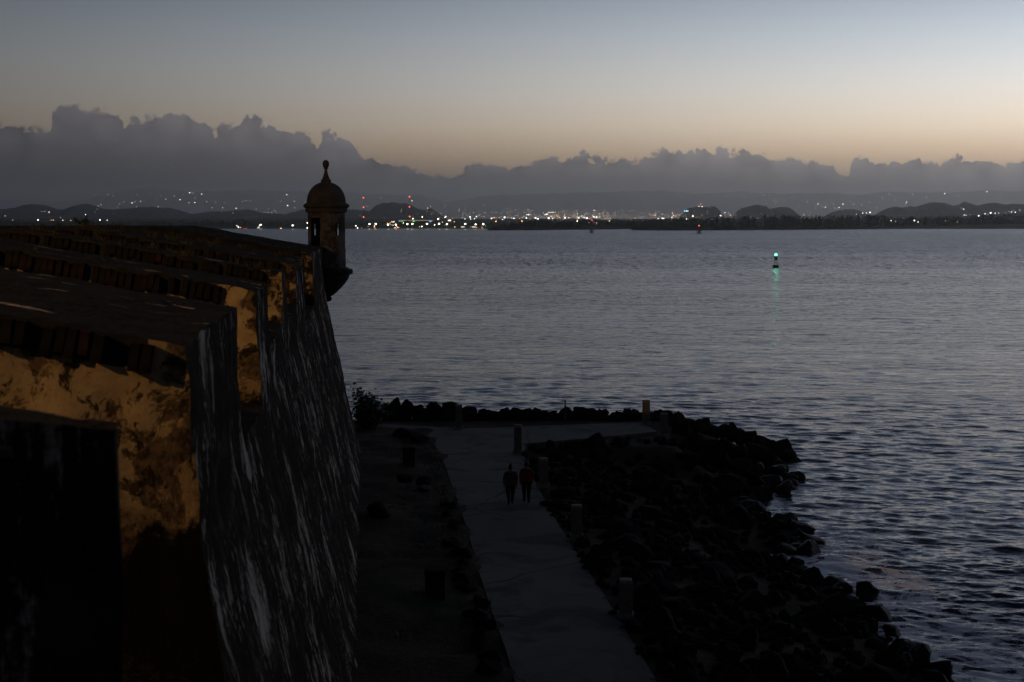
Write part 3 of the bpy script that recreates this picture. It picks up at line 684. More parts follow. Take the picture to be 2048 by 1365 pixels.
# loose rocks on the dirt strip
DIRT = [(838,883,.75,'wide dark rock on the dirt at the inner corner of the walkway'), (800,878,.5,'rounded dark rock left of the walkway corner, near the shrub'), (848,972,.5,'flat dark slab lying on the dirt level with the walking couple'),
        (812,968,.45,'dark rock between the two low square pillars, nearest the wall'), (846,988,.4,'pale grey stone under the flat slab on the dirt strip'), (756,1045,.55,'dark rock on the dirt close to the wall foot')]
for u, v, s, lab in DIRT:
    c = at_z(u, v, 2.25); boulder((c.x, c.y, land_z(c.x, c.y) + .12), s, lab, None, RD if 'pale' in lab else RK, .6)
EDGE = 'dark rock in the broken edging between the dirt and the walkway'
for k in range(24):
    v = 1000 + 360 * (k + rr.random()) / 24; c0 = at_z(960, v, PZ); x = path_x(c0.y, -1) - rr.uniform(.25, .8)
    boulder((x, c0.y, land_z(x, c0.y) + .05), rr.uniform(.22, .42), EDGE, 'rocks edging the walkway', RK, .7)

# ------------------------------------------------------------------ bollards, pillars, post
def bollard(h=1.25, w=.40):
    root = empty('bollard')
    mb = MB(); mb.box((0, 0, h * .46), (w, w, h * .92), 0, 0, .97); o = mb.build('shaft', [M['bollard']], root)
    md = o.modifiers.new('bev', 'BEVEL'); md.width = .015; md.segments = 2
    mb = MB(); mb.box((0, 0, h * .955), (w * 1.02, w * 1.02, h * .09), 0, 0, .9); o = mb.build('cap', [M['bollard_cap']], root)
    md = o.modifiers.new('bev', 'BEVEL'); md.width = .02; md.segments = 2
    mb = MB(); mb.box((0, 0, .03), (w * 1.25, w * 1.25, .14)); mb.build('foot', [M['bollard_cap']], root)
    return root
B0 = bollard()
BS = [(918,857,'square bollard with pale edge at the far left of the cross walkway'), (1036,905,'dark square bollard at the inner corner where the walkways meet'),
      (1087,972,'square bollard just right of the walking couple'), (1153,1073,'square bollard on the kerb between the couple and the nearest bollard'),
      (1251,1230,'nearest square bollard on the seaward kerb, lower centre'), (1292,848,'tallest-looking tan lit bollard at the right end of the cross walkway'),
      (1328,871,'tan lit bollard standing among rocks right of the walkway end')]
for k, (u, v, lab) in enumerate(BS):
    o = B0 if k == 0 else copy_tree(B0)
    p = at_z(u, v, PZ if k not in (6,) else 2.05); o.location = (p.x, p.y, p.z - .02); o.rotation_euler.z = R([2, -3, 4, 0, -2, 6, 3][k])
    hh = [1.38, 1.45, 1.28, 1.22, 1.12, 1.42, 1.28][k] / 1.25; o.scale = (1, 1, hh)
    tag(o, lab, 'bollard', 'square bollards along the walkway')
for u, v, w, h, lab in ((870, 1196, .66, .92, 'low dark square pillar nearest the viewer on the dirt strip'), (818, 936, .62, .95, 'low dark square pillar farther off, below the rocks of the walkway corner')):
    p = at_z(u, v, 2.25); root = empty('stone_pillar', (p.x, p.y, land_z(p.x, p.y) - .05), R(4)); tag(root, lab, 'pillar', 'low square pillars on the dirt')
    mb = MB(); mb.box((0, 0, h * .42), (w * .92, w * .92, h * .84)); mb.build('shaft', [M['fill']], root)
    mb = MB(); mb.box((0, 0, h * .92), (w, w, h * .15)); mb.build('cap', [M['rock']], root)
p = at_z(1131, 848, PZ); root = empty('sign_post', (p.x, p.y + .6, PZ - .1)); tag(root, 'thin dark metal post standing against the far rocks', 'post')
mb = MB(); mb.tube((0, 0, 0), (0, 0, 1.42), .045, .045, 8); mb.build('shaft', [M['metal']], root)
mb = MB(); mb.box((-.10, 0, 1.36), (.26, .03, .05)); mb.build('bracket', [M['metal']], root)

# ------------------------------------------------------------------ the walking couple
def skin_body(name, joints, edges, mats, region):
    me = bpy.data.meshes.new(name); keys = list(joints); idx = {k: i for i, k in enumerate(keys)}
    me.from_pydata([joints[k][0] for k in keys], [(idx[a], idx[b]) for a, b in edges], [])
    o = bpy.data.objects.new(name, me); COL.objects.link(o)
    md = o.modifiers.new('s', 'SKIN'); md.use_smooth_shade = True
    for i, k in enumerate(keys):
        r_ = joints[k][1]; s = me.skin_vertices[0].data[i]; s.radius = r_ if isinstance(r_, tuple) else (r_, r_); s.use_root = (k == 'pelvis')
    o.modifiers.new('d', 'SUBSURF').levels = 2
    dg = bpy.context.evaluated_depsgraph_get(); dg.update(); nm = bpy.data.meshes.new_from_object(o.evaluated_get(dg))
    o.modifiers.clear(); o.data = nm; nm.materials.clear()
    for m in mats: nm.materials.append(m)
    for p in nm.polygons: p.material_index = region(p.center); p.use_smooth = True
    return o
skinm = plain('skin', (.16, .085, .055), .6, .3, .1, 6); hairm = plain('dark_hair', (.012, .009, .008), .6, .3, .2, 20)
def person(loc, rz, h, wide, shirt, pants, label, pose, sleeve, pantz):
    S = h / 1.75; w = wide
    sw = pose
    J = {'pelvis': ((0, 0, .95), (.20 * w, .16)), 'belly': ((0, .0, 1.10), (.195 * w, .155)), 'chest': ((0, .0, 1.30), (.215 * w, .155)), 'neckb': ((0, 0, 1.45), (.10, .085)), 'neck': ((0, .01, 1.52), (.055, .058)),
         'head1': ((0, .025, 1.60), (.092, .105)), 'head2': ((0, .02, 1.69), (.09, .10))}
    E_ = [('pelvis', 'belly'), ('belly', 'chest'), ('chest', 'neckb'), ('neckb', 'neck'), ('neck', 'head1'), ('head1', 'head2')]
    for sd, nm_ in ((-1, 'l'), (1, 'r')):
        st = sw[nm_]                                   # leg swing forward (+) / back (-)
        J['hip' + nm_] = ((sd * .10 * w, 0, .88), .118 * w); J['knee' + nm_] = ((sd * .085 * w, st * .16 + .03, .50), .080 * w); J['ank' + nm_] = ((sd * .075, st * .30 - (.08 if st < 0 else 0), .10 + (.05 if st < 0 else 0)), .056); J['toe' + nm_] = ((sd * .10, st * .30 + .13, .04), (.042, .032))
        J['heel' + nm_] = ((sd * .085, st * .30 - .05 - (.05 if st < 0 else 0), .05 + (.05 if st < 0 else 0)), .036)
        E_ += [('pelvis', 'hip' + nm_), ('hip' + nm_, 'knee' + nm_), ('knee' + nm_, 'ank' + nm_), ('ank' + nm_, 'toe' + nm_), ('ank' + nm_, 'heel' + nm_)]
        asw = -st * .55
        J['sh' + nm_] = ((sd * .185 * w, 0, 1.41), .085); J['elb' + nm_] = ((sd * (.232 * w + .01), asw * .12 - .02, 1.13), .060); J['wri' + nm_] = ((sd * (.222 * w + .01), asw * .3 + .05, .89), .038)
        J['palm' + nm_] = ((sd * .222 * w, asw * .32 + .06, .82), (.030, .042))
        E_ += [('neckb', 'sh' + nm_), ('sh' + nm_, 'elb' + nm_), ('elb' + nm_, 'wri' + nm_), ('wri' + nm_, 'palm' + nm_)]
        px, py, pz = J['palm' + nm_][0]
        for q, (oy, ln) in enumerate(((.030, .075), (.010, .085), (-.010, .08), (-.028, .062))):
            J[f'f{q}a{nm_}'] = ((px - sd * .004, py + oy, pz - .045), .009); J[f'f{q}b{nm_}'] = ((px - sd * .018, py + oy, pz - .045 - ln * .8), .0075)
            E_ += [('palm' + nm_, f'f{q}a{nm_}'), (f'f{q}a{nm_}', f'f{q}b{nm_}')]
        J['th' + nm_] = ((px - sd * .008, py + .055, pz - .01), .010); J['tt' + nm_] = ((px - sd * .02, py + .07, pz - .05), .008); E_ += [('palm' + nm_, 'th' + nm_), ('th' + nm_, 'tt' + nm_)]
    shoe = M['metal']
    def reg(c):
        if abs(c.x) > .19 * w + .02 and .7 < c.z < 1.4:
            return 0 if c.z < sleeve else 1
        if c.z > 1.475: return 0
        if c.z > .93: return 1
        if c.z < .105: return 3
        return 2 if c.z > pantz else 0
    o = skin_body('person', J, E_, [skinm, shirt, pants, shoe], reg)
    o.location = loc; o.rotation_euler.z = rz; o.scale = (S, S, S); tag(o, label, 'person')
    # face features (seen only from the far side) and hair
    hb = bmesh.new(); bmesh.ops.create_uvsphere(hb, u_segments=20, v_segments=14, radius=1)
    for v in hb.verts:
        c = v.co.copy(); n_ = 1 + noise.noise(c * 4) * .06
        v.co = Vector((c.x * .088, c.y * .104, c.z * .108)) * n_ + Vector((0, -.012, 1.685))
        if c.y > .35 and c.z < .35: v.co.y = .055
    hm = bpy.data.meshes.new('hair'); hb.to_mesh(hm); hb.free(); hm.materials.append(hairm); hm.polygons.foreach_set('use_smooth', [True] * len(hm.polygons)); link('hair', hm, o)
    for sd in (-1, 1):
        mb = MB(); mb.lathe([(.004, -.03), (.014, -.02), (.018, 0), (.016, .02), (.004, .03)], (sd * .088, .02, 1.645), 8); mb.build('ear', [skinm], o, True)
    mb = MB(); mb.add([(0, .135, 1.625), (-.016, .105, 1.62), (.016, .105, 1.62), (0, .105, 1.67)], [(0, 1, 2), (0, 2, 3), (0, 3, 1)]); mb.build('nose', [skinm], o)
    for sd in (-1, 1):
        mb = MB(); mb.lathe([(.002, -.006), (.008, -.004), (.008, .004), (.002, .006)], (sd * .032, .106, 1.665), 8); mb.build('eye', [hairm], o)
    mb = MB(); mb.box((0, .106, 1.588), (.045, .008, .010)); mb.build('mouth', [plain('lips', (.14, .05, .04), .6)], o)
    return o
shirt1 = plain('brown_shirt', (.075, .045, .035), .9, .1, .2, 6); shirt2 = plain('red_shirt', (.16, .010, .010), .9, .1, .2, 6)
pant1 = plain('dark_plum_leggings', (.035, .02, .02), .9, .1, .2, 6); pant2 = plain('black_trousers', (.008, .009, .012), .9, .1, .2, 6)
p = at_z(1021, 1012, PZ)
w1 = person((p.x, p.y, PZ + .012), R(4), 1.70, 1.16, shirt1, pant1, 'person walking away in brown short-sleeved top and dark leggings', {'l': -.55, 'r': .55}, 1.16, .12)
hb = bmesh.new(); bmesh.ops.create_uvsphere(hb, u_segments=12, v_segments=8, radius=.055); bmesh.ops.translate(hb, verts=hb.verts, vec=(0, -.06, 1.80))
hm = bpy.data.meshes.new('hair_bun'); hb.to_mesh(hm); hb.free(); hm.materials.append(hairm); link('hair_bun', hm, w1)
p = at_z(1053, 1008, PZ)
person((p.x, p.y, PZ + .012), R(4), 1.76, 1.08, shirt2, pant2, 'person walking away in red shirt and black trousers', {'l': .42, 'r': -.42}, 1.14, .10)

# ------------------------------------------------------------------ plants
def leaf_disc(mb, p, n, r, k=6, m=0):
    q = n.to_track_quat('Z', 'Y'); mb.add([p + q @ Vector((r * math.cos(i * 6.283 / k), r * math.sin(i * 6.283 / k) * .85, r * .15 * math.cos(i * 2 * 6.283 / k))) for i in range(k)], [tuple(range(k))], m)
rp = random.Random(9)
bush = empty('sea_grape_shrub', (at_y(728, 860, 79).x, 79, 2.1)); tag(bush, 'dark leafy shrub growing at the corner of the wall foot', 'shrub')
mbl, mbs = MB(), MB()
for k in range(26):
    a = rp.uniform(0, 6.28); sp = rp.uniform(.1, 1.0); top_ = Vector((math.cos(a) * sp * 1.25 + .25, math.sin(a) * sp, rp.uniform(.9, 1.5) + (1 - sp) * 1.15))
    if k < 3: top_ = Vector((-.45 + .28 * k, -.2, 2.75 - .35 * k))
    mbs.tube((rp.uniform(-.15, .15), rp.uniform(-.1, .1), 0), top_, .03, .012, 5)
    for j in range(95):
        t = rp.uniform(.25, 1.03); c = Vector((0, 0, 0)).lerp(top_, t) + Vector((rp.gauss(0, .19), rp.gauss(0, .17), rp.gauss(0, .15)))
        leaf_disc(mbl, c, Vector((rp.gauss(0, 1), rp.gauss(0, 1), rp.gauss(.5, 1))), rp.uniform(.05, .11), 6, 0 if rp.random() < .93 else 1)
mbl.build('foliage', [M['leaf'], M['dryleaf']], bush); mbs.build('stem', [M['twig']], bush)
# weed on the far parapet at the left
wp = at_y(168, 449, 66); weed = empty('weed', (wp.x, 66, 13.75)); tag(weed, 'small weed sprouting from the parapet top against the far lights', 'plant')
mbl, mbs = MB(), MB()
for k in range(9):
    a = rp.uniform(0, 6.28); sp = rp.uniform(.1, .5); tp = Vector((math.cos(a) * sp, math.sin(a) * sp * .5, rp.uniform(.15, .5)))
    mbs.tube((0, 0, -.1), tp, .012, .006, 4)
    for j in range(14): leaf_disc(mbl, Vector((0, 0, 0)).lerp(tp, rp.uniform(.4, 1.05)) + Vector((rp.gauss(0, .05), rp.gauss(0, .05), rp.gauss(0, .03))), Vector((rp.gauss(0, 1), rp.gauss(0, 1), 1)), rp.uniform(.025, .06))
mbl.build('foliage', [M['leaf']], weed); mbs.build('stem', [M['twig']], weed)
def blades(mb, c, n, h, spread, m=0):
    for _ in range(n):
        b = Vector(c) + Vector((rp.gauss(0, spread), rp.gauss(0, spread), 0)); a = rp.uniform(0, 6.28); ln = h * rp.uniform(.5, 1.2); w = Vector((math.cos(a), math.sin(a), 0)) * .012
        tip = b + Vector((rp.gauss(0, .35) * ln, rp.gauss(0, .35) * ln, ln)); mid = b.lerp(tip, .55) + Vector((0, 0, ln * .1))
        mb.add([b - w, b + w, mid + w * .7, tip, mid - w * .7], [(0, 1, 2, 4), (4, 2, 3)], m)
mb = MB()
for (Y0, Y1, _, _) in specs:
    for k in range(26 if Y0 > 35 else 4):
        d = rp.uniform(.4, 9); Yp = rp.uniform(Y0 + .1, Y1 - .1) if Y1 - Y0 < 8 else rp.uniform(Y0, Y0 + 6)
        x = outx(Yp, ZREF) - d
        blades(mb, (x, Yp, topz(d) - .03), rp.randint(6, 22), rp.uniform(.10, .28), .09, 0)
tag(mb.build('parapet_grass', [M['dryleaf']]), 'dry grass tufts growing on the parapet tops', 'grass', None, 'stuff')
mb = MB()
for k in range(260):
    y = rp.uniform(38, 77); x = path_x(y, -1) - abs(rp.gauss(0, 1.1)) - .1
    if x < BASEX(y) + .2: continue
    blades(mb, (x, y, land_z(x, y) - .03), rp.randint(5, 14), rp.uniform(.08, .25), .12, 0 if rp.random() < .5 else 1)
tag(mb.build('verge_grass', [M['dryleaf'], M['leaf']]), 'low grass and weeds on the dirt strip beside the walkway', 'grass', None, 'stuff')

# ------------------------------------------------------------------ channel buoy
by = CZ * F / (535 - 443.0); bp = at_y(1551.5, 535, by); bs = by / F
buoy = empty('channel_buoy', (bp.x, by, 0)); tag(buoy, 'channel buoy with lattice tower and lit green lantern on open water', 'buoy')
bm_ = plain('buoy_green', (.015, .035, .025), .5, .4, .2, 4)
mb = MB(); mb.lathe([(w * bs, z * bs) for w, z in ((4.6, -3), (6.0, -1), (6.3, .5), (6.3, 3.2), (5.6, 4.4), (3.0, 5.2))], n=24); o = mb.build('hull', [bm_], buoy); smooth_angle(o, 35)
mb = MB()
for k in range(4):
    a = R(45 + 90 * k); ca, sa = math.cos(a), math.sin(a); mb.tube((ca * 4.2 * bs, sa * 4.2 * bs, 4.6 * bs), (ca * 2.4 * bs, sa * 2.4 * bs, 16 * bs), .35 * bs, .3 * bs, 6)
    b = R(45 + 90 * (k + 1)); mb.tube((ca * 3.3 * bs, sa * 3.3 * bs, 10.5 * bs), (math.cos(b) * 3.3 * bs, math.sin(b) * 3.3 * bs, 10.5 * bs), .25 * bs, None, 5)
mb.build('lattice', [bm_], buoy)
mb = MB()
for k in range(4):
    a = R(90 * k); mb.box((math.cos(a) * 2.5 * bs, math.sin(a) * 2.5 * bs, 18.5 * bs), (.4 * bs, 5.0 * bs, 7.5 * bs), 0, a)
mb.build('daymark', [bm_], buoy)
for k in (-1, 1):
    mb = MB(); mb.tube((k * 5.9 * bs, 0, 3 * bs), (k * 5.9 * bs, 0, 7.3 * bs), .35 * bs, None, 6); mb.build('lifting_lug', [bm_], buoy)
mb = MB(); mb.lathe([(1.5 * bs, 22.2 * bs), (1.7 * bs, 23.4 * bs)], n=14); mb.build('lantern_base', [bm_], buoy)
mb = MB(); mb.lathe([(1.3 * bs, 23.5 * bs), (2.3 * bs, 24.6 * bs), (2.5 * bs, 25.8 * bs), (1.9 * bs, 27 * bs), (.3 * bs, 27.9 * bs)], n=16); ln_ = mb.build('lantern', [emit('green_lantern', (.10, 1.0, .55), 7)], buoy, True)
gl = bpy.data.lights.new('lantern_light', 'POINT'); gl.energy = 60; gl.color = (.08, 1, .5); gl.shadow_soft_size = .5
go = bpy.data.objects.new('lantern_light', gl); COL.objects.link(go); go.parent = buoy; go.location = (0, -.8, 27 * bs)

# ------------------------------------------------------------------ pile beacons in the channel
REDL = emit('red_light', (1, .12, .06), 4)
for u, v, lab, lit in ((1183, 466.5, 'pile beacon in the far channel, left one without a light', False), (1398, 468.5, 'pile beacon in the far channel topped by a red light', True)):
    yy = CZ * F / (v - 443.0); c = at_y(u, v, yy); s = yy / F
    root = empty('pile_beacon', (c.x, yy, 0)); tag(root, lab, 'beacon', 'pile beacons')
    for a in (-5, -2.6, 2.6, 5):
        mb = MB(); mb.tube((a * s, (1.5 if abs(a) > 3 else -1.5) * s, -3 * s), (a * .92 * s, (1.5 if abs(a) > 3 else -1.5) * s, 8.2 * s), .45 * s, .4 * s, 7); mb.build('pile', [M['wood']], root)
    mb = MB(); mb.tube((0, 0, -3 * s), (0, 0, 9 * s), 1.5 * s, 1.3 * s, 10); mb.build('core_pile', [M['wood']], root)
    for zz in (6.5, 3.0):
        mb = MB(); mb.box((0, 0, zz * s), (11 * s, 3.4 * s, .6 * s)); mb.build('brace', [M['wood']], root)
    if lit:
        mb = MB(); mb.tube((0, 0, 9 * s), (0, 0, 16 * s), .3 * s, None, 6); mb.build('mast', [M['metal']], root)
        mb = MB(); mb.lathe([(.3 * s, 15.6 * s), (1.0 * s, 16.4 * s), (.9 * s, 17.2 * s), (.2 * s, 17.7 * s)], n=10); mb.build('lantern', [REDL], root, True)

# ------------------------------------------------------------------ birds
def bird(u, v, d, tilt, lab):
    p = at_y(u, v, d); root = link('bird', None) if False else empty('bird', p, R(tilt)); tag(root, lab, 'bird', 'birds in the sky')
    mb = MB(); mb.lathe([(.01, -.24), (.05, -.15), (.085, 0), (.06, .15), (.035, .22), (.005, .28)], n=10)
    mb.v = [(a, c_, b) for a, b, c_ in mb.v]; mb.build('body', [M['metal']], root, True)
    for sd in (-1, 1):
        mb = MB(); mb.add([(sd * .05, .09, .02), (sd * .05, -.09, .02), (sd * .42, -.05, .17), (sd * .42, .10, .17), (sd * .85, -.12, .10), (sd * .05, 0, .05), (sd * .42, .02, .20)],
                          [(0, 1, 5), (0, 5, 6, 3), (5, 1, 2, 6), (3, 6, 4), (6, 2, 4), (0, 3, 2, 1), (3, 4, 2)]); mb.build('wing', [M['metal']], root)
bird(263, 313, 560, 25, 'dark bird gliding before the cloud bank, upper left of the pair'); bird(350, 328, 620, 70, 'dark bird gliding before the cloud bank, lower right of the pair')

# ------------------------------------------------------------------ far shore: low land, hills, trees
def land(name, pts_, z0, z1, depth, mat, label):
    """low tongue of land: a front line in (u, distance), rising gently to the back"""
    v = []; f = []
    nn = len(pts_)
    for j, (k, zz) in enumerate(((0, -.6), (.02, z0), (.25, z0 + (z1 - z0) * .3), (1, z1))):
        for u, yy in pts_:
            Yj = yy + depth * k; x = (u - 1024) / F * yy
            v.append((x * (1 + depth * k / yy), Yj, zz + noise.noise((x * .004, j, 1)) * .5))
    for j in range(3):
        for i in range(nn - 1): f.append((j * nn + i, j * nn + i + 1, (j + 1) * nn + i + 1, (j + 1) * nn + i))
    return tag(link(name, mesh(name, v, f, [mat], True)), label, None, None, 'structure')
def row_y(v): return CZ * F / (v - 443.0)
land('shore', [(u, row_y(458.2)) for u in range(-700, 2900, 60)], .9, 22, 1900, M['shore'], 'low far shore of the bay')
SPIT = [(975, 461.2), (1060, 460.6), (1150, 459.4), (1262, 458.2), (1263, 460.6), (1350, 461), (1500, 460.2), (1700, 458.6), (1850, 457), (2048, 455.6), (2300, 454.6), (2800, 454)]
land('spit', [(u, row_y(v)) for u, v in SPIT], 1.0, 4, 160, M['farleaf'], 'dark wooded spit reaching into the bay')
def hill(name, prof, dist, depth, label, seed=0, rough=1.0):
    us = np.arange(prof[0][0], prof[-1][0] + 1, 4.0); v0 = np.interp(us, [p[0] for p in prof], [p[1] for p in prof])
    hs = []
    for u, vv in zip(us, v0):
        n = noise.fractal((u * .06, seed, 0), 1.0, 2.0, 4) * 1.5 * rough + noise.noise((u * .35, seed, 5)) * 1.5 * rough
        hs.append(at_y(float(u), float(vv) - n, dist).z)
    v = []; f = []; nn = len(us); J = 12
    for j in range(J + 1):
        t = j / J * 2 - 1; yy = dist + t * depth
        prof_d = math.cos(t * math.pi / 2) ** .7 if abs(t) < 1 else 0
        for u, h in zip(us, hs):
            x = (u - 1024) / F * dist; z = -2 + (h + 2) * prof_d * (1 + .10 * noise.noise((x * .004, yy * .004, seed)) * (1 if abs(t) > .05 else 0))
            v.append((x * (1 + .0 * t), yy, z))
    for j in range(J):
        for i in range(nn - 1): f.append((j * nn + i, j * nn + i + 1, (j + 1) * nn + i + 1, (j + 1) * nn + i))
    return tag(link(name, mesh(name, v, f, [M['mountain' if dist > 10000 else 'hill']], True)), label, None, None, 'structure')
hill('hills', [(-120,430),(-60,418),(0,421),(51,416),(62,411),(82,409.5),(103,419),(147,421),(164,411),(181,408),(198,419),(239,419),(290,414),(342,416.5),(362,423),(386,430),(431,423),(455,423),(499,419),(523,426),(574,429.5),(612,419),(640,414),(697,419),(745,422.5),(752,416),(757,411),(768,406.5),(785,405.5),(817,408),(835,417),(849,421),(863,417),(877,426),(892,438),(905,445)], 7400, 520, 'near wooded limestone hills on the left', 1)
hill('hills', [(1358,440),(1366,426),(1376,416),(1400,413.5),(1428,414),(1436,422),(1444,440)], 7400, 250, 'flat topped wooded hill with lights on it', 2)
hill('hills', [(1466,440),(1475,426),(1480,417),(1512,409.5),(1526,414),(1534,420),(1556,415),(1574,416),(1585,426),(1596,440)], 7700, 300, 'double humped wooded hill right of centre', 3)
hill('hills', [(1640,440),(1660,425),(1680,420),(1702,419),(1720,424),(1745,436)], 9000, 250, 'faint low hill between the right hills', 4)
hill('hills', [(1740,440),(1768,424),(1775,419),(1783,414),(1796,417),(1811,413),(1837,414),(1862,404.5),(1884,406),(1903,414),(1924,409),(1945,412),(1983,406),(2005,409),(2060,408),(2120,414),(2200,425)], 7900, 450, 'near wooded hills on the right', 5)
hill('hills', [(1895,428),(1910,412),(1925,403.5),(1940,408),(1960,420)], 9300, 190, 'fainter peak behind the right hills', 6)
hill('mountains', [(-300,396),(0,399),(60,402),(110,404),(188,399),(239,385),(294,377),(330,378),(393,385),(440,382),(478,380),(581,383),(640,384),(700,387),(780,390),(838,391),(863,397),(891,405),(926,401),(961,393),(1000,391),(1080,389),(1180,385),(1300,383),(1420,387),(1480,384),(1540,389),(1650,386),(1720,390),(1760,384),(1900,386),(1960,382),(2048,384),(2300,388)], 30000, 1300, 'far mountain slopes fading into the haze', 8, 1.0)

rt = random.Random(21)
def crown(mb, base, h, w, kind, n):
    for _ in range(n):
        t = rt.random()
        if kind == 'spire': rad = w * (1 - t) * .55 + .2; z = h * (.05 + .95 * t)
        else: rad = w * .5 * math.sqrt(max(.04, 1 - (2 * t - .9) ** 2)); z = h * (.22 + .78 * t)
        a = rt.uniform(0, 6.28); q = rad * math.sqrt(rt.random()); c = Vector(base) + Vector((math.cos(a) * q, math.sin(a) * q, z)); s = h * rt.uniform(.05, .11)
        if kind == 'spire': s *= .75
        d = [Vector((rt.gauss(0, 1), rt.gauss(0, .6), rt.gauss(0, 1))).normalized() * s for _ in range(3)]
        mb.add([c + d[0], c + d[1], c + d[2]], [(0, 1, 2)])
TOPS = [(985,455),(1000,449),(1030,445),(1060,441),(1090,440),(1130,441),(1160,438),(1200,441),(1250,440),(1290,440),(1330,437),(1380,436),(1450,436),(1500,434),(1560,433),(1640,434),(1700,433),(1760,429),(1780,434),(1840,433),(1900,432),(1960,431),(2010,428),(2048,424),(2200,424),(2500,424)]
mb = MB()
for k in range(1300):
    u = rt.uniform(980, 2350) if k % 3 else rt.uniform(980, 1750)
    fy = float(np.interp(u, [a for a, b in SPIT], [row_y(b) for a, b in SPIT])) + abs(rt.gauss(0, 55)) + 6
    tv = float(np.interp(u, [a for a, b in TOPS], [b for a, b in TOPS])) + abs(rt.gauss(0, 3.2)) - .5
    top_z = at_y(u, tv, fy).z; h = max(4, (top_z - 1) * (1 if k % 4 else .6)); x = (u - 1024) / F * fy
    spire = 1420 < u < 1740 and rt.random() < .6
    crown(mb, (x, fy, .8), h * (1.12 if spire else 1), h * (.45 if spire else rt.uniform(.9, 1.5)), 'spire' if spire else 'round', 46)
tag(mb.build('mangrove_wood', [M['farleaf']]), 'dark belt of trees covering the far spit', 'wood', None, 'stuff')
mb = MB()
for k in range(620):
    u = rt.uniform(-100, 1010); yy = row_y(458.2) + rt.uniform(70, 260); tv = 444.5 + rt.gauss(0, 1.5) - 1.5 * noise.noise((u * .02, 0, 0)) * 2 - (4 if 470 < u < 500 else 0)
    h = max(4, at_y(u, tv, yy).z - 1); crown(mb, ((u - 1024) / F * yy, yy, 1.5), h, h * rt.uniform(.9, 1.6), 'round', 40)
tag(mb.build('shore_wood', [M['farleaf_lit']]), 'belt of trees behind the lamps of the far left shore', 'wood', None, 'stuff')
def far_palm(u, v, yy, lab):
    p = at_y(u, v, yy); root = empty('palm_tree', (p.x, yy, 1.0)); tag(root, lab, 'tree', 'palms on the far shore'); h = p.z - 1
    mb = MB(); mb.tube((0, 0, 0), (.4, 0, h), .3, .2, 6); mb.build('trunk', [M['wood']], root)
    mb = MB()
    for k in range(13):
        a = k * 6.283 / 13; d = Vector((math.cos(a), math.sin(a), .35)); s = Vector((-d.y, d.x, 0)) * .45; c = Vector((.4, 0, h)); m_ = c + d * 2.4; e = c + d * 4.2 - Vector((0, 0, 2.2 + rt.random()))
        mb.add([c, m_ - s, e, m_ + s], [(0, 1, 2, 3)])
    mb.build('crown', [M['farleaf']], root)
for k, (u, v) in enumerate(((745, 442.5), (751, 443), (774, 443.5), (926, 441.5), (961, 442))):
    far_palm(u, v, row_y(458.2) + 60, ['palm left of the tall pair of mast lights, leftmost', 'palm close beside the leftmost shore palm', 'palm standing alone left of the lit long building', 'palm right of the lit long building', 'palm at the left root of the spit'][k])

# ------------------------------------------------------------------ lights of the far city
WH = emit('lamp_white', (1, .93, .82), 5.0); WB = emit('lamp_cool', (.72, .84, 1), 6.0); OR = emit('lamp_orange', (1, .50, .18), 4.0); SM = emit('lamp_dim', (1, .80, .58), 2.2); SO = emit('lamp_dim_orange', (1, .5, .25), 1.8)
GR = emit('lamp_green', (.25, 1, .3), 1.2); BL = emit('lamp_blue', (.18, .35, 1), 2.0); CY = emit('lamp_cyan', (.35, .85, 1), 4.0)
def ico(mat):
    bm = bmesh.new(); bmesh.ops.create_icosphere(bm, subdivisions=1, radius=.5); me = bpy.data.meshes.new('city_light'); bm.to_mesh(me); bm.free(); me.materials.append(mat); return me
IC = {k: ico(m) for k, m in dict(W=WH, H=WH, w=WH, B=WB, C=WB, O=OR, o=OR, s=SM, r=REDL, R=REDL, g=GR, b=BL, c=CY, q=SO).items()}
SZ = dict(H=6.2, W=4.3, w=2.6, B=5.2, C=3.0, O=4.2, o=2.6, s=1.9, r=2.4, R=3.2, g=2.6, b=2.6, c=3.6, q=1.9)
def sh(lst, sc_, ou, ov): return [(ou + x / sc_, ov + y / sc_, k) for x, y, k in lst]
LEFT = sh([(115,773,'B'),(73,763,'s'),(223,762,'W'),(300,763,'o'),(313,763,'o'),(355,747,'s'),(368,763,'w'),(415,767,'O'),(500,730,'w'),(585,762,'W'),(627,763,'w'),(245,712,'s'),(262,712,'s'),(287,716,'w'),(30,738,'s')], 2.926, 0, 180)
SLOPE = sh([(575,680,'s'),(590,672,'s'),(773,662,'w'),(822,652,'o'),(790,655,'s'),(800,685,'s'),(1053,643,'w'),(1110,603,'w'),(1130,605,'s'),(1180,610,'w'),(1140,660,'w'),(1105,660,'s'),(1210,655,'s'),(1303,690,'w'),(1383,693,'w'),(1420,655,'s'),(1440,650,'s'),(1465,650,'s'),(1500,697,'s'),(1550,715,'s'),(1570,718,'s'),(1590,720,'s'),(1605,705,'s'),(1615,715,'s'),(1620,655,'q'),(1678,613,'w'),(1683,678,'C'),(1722,653,'o'),(1725,690,'s'),(925,685,'s'),(1240,690,'s'),(1260,665,'q'),(970,640,'s'),(1020,622,'s')], 2.926, 0, 180)
SLOPE += sh([(250,167,'s'),(905,88,'w'),(1180,167,'s'),(1390,168,'s'),(1595,210,'s'),(1595,235,'s'),(1745,282,'s'),(1690,272,'s'),(1900,290,'s'),(1990,255,'s'),(1965,155,'s'),(1810,262,'s'),(440,50,'q'),(460,45,'q'),(1330,270,'s')], 7.314, 700, 390)
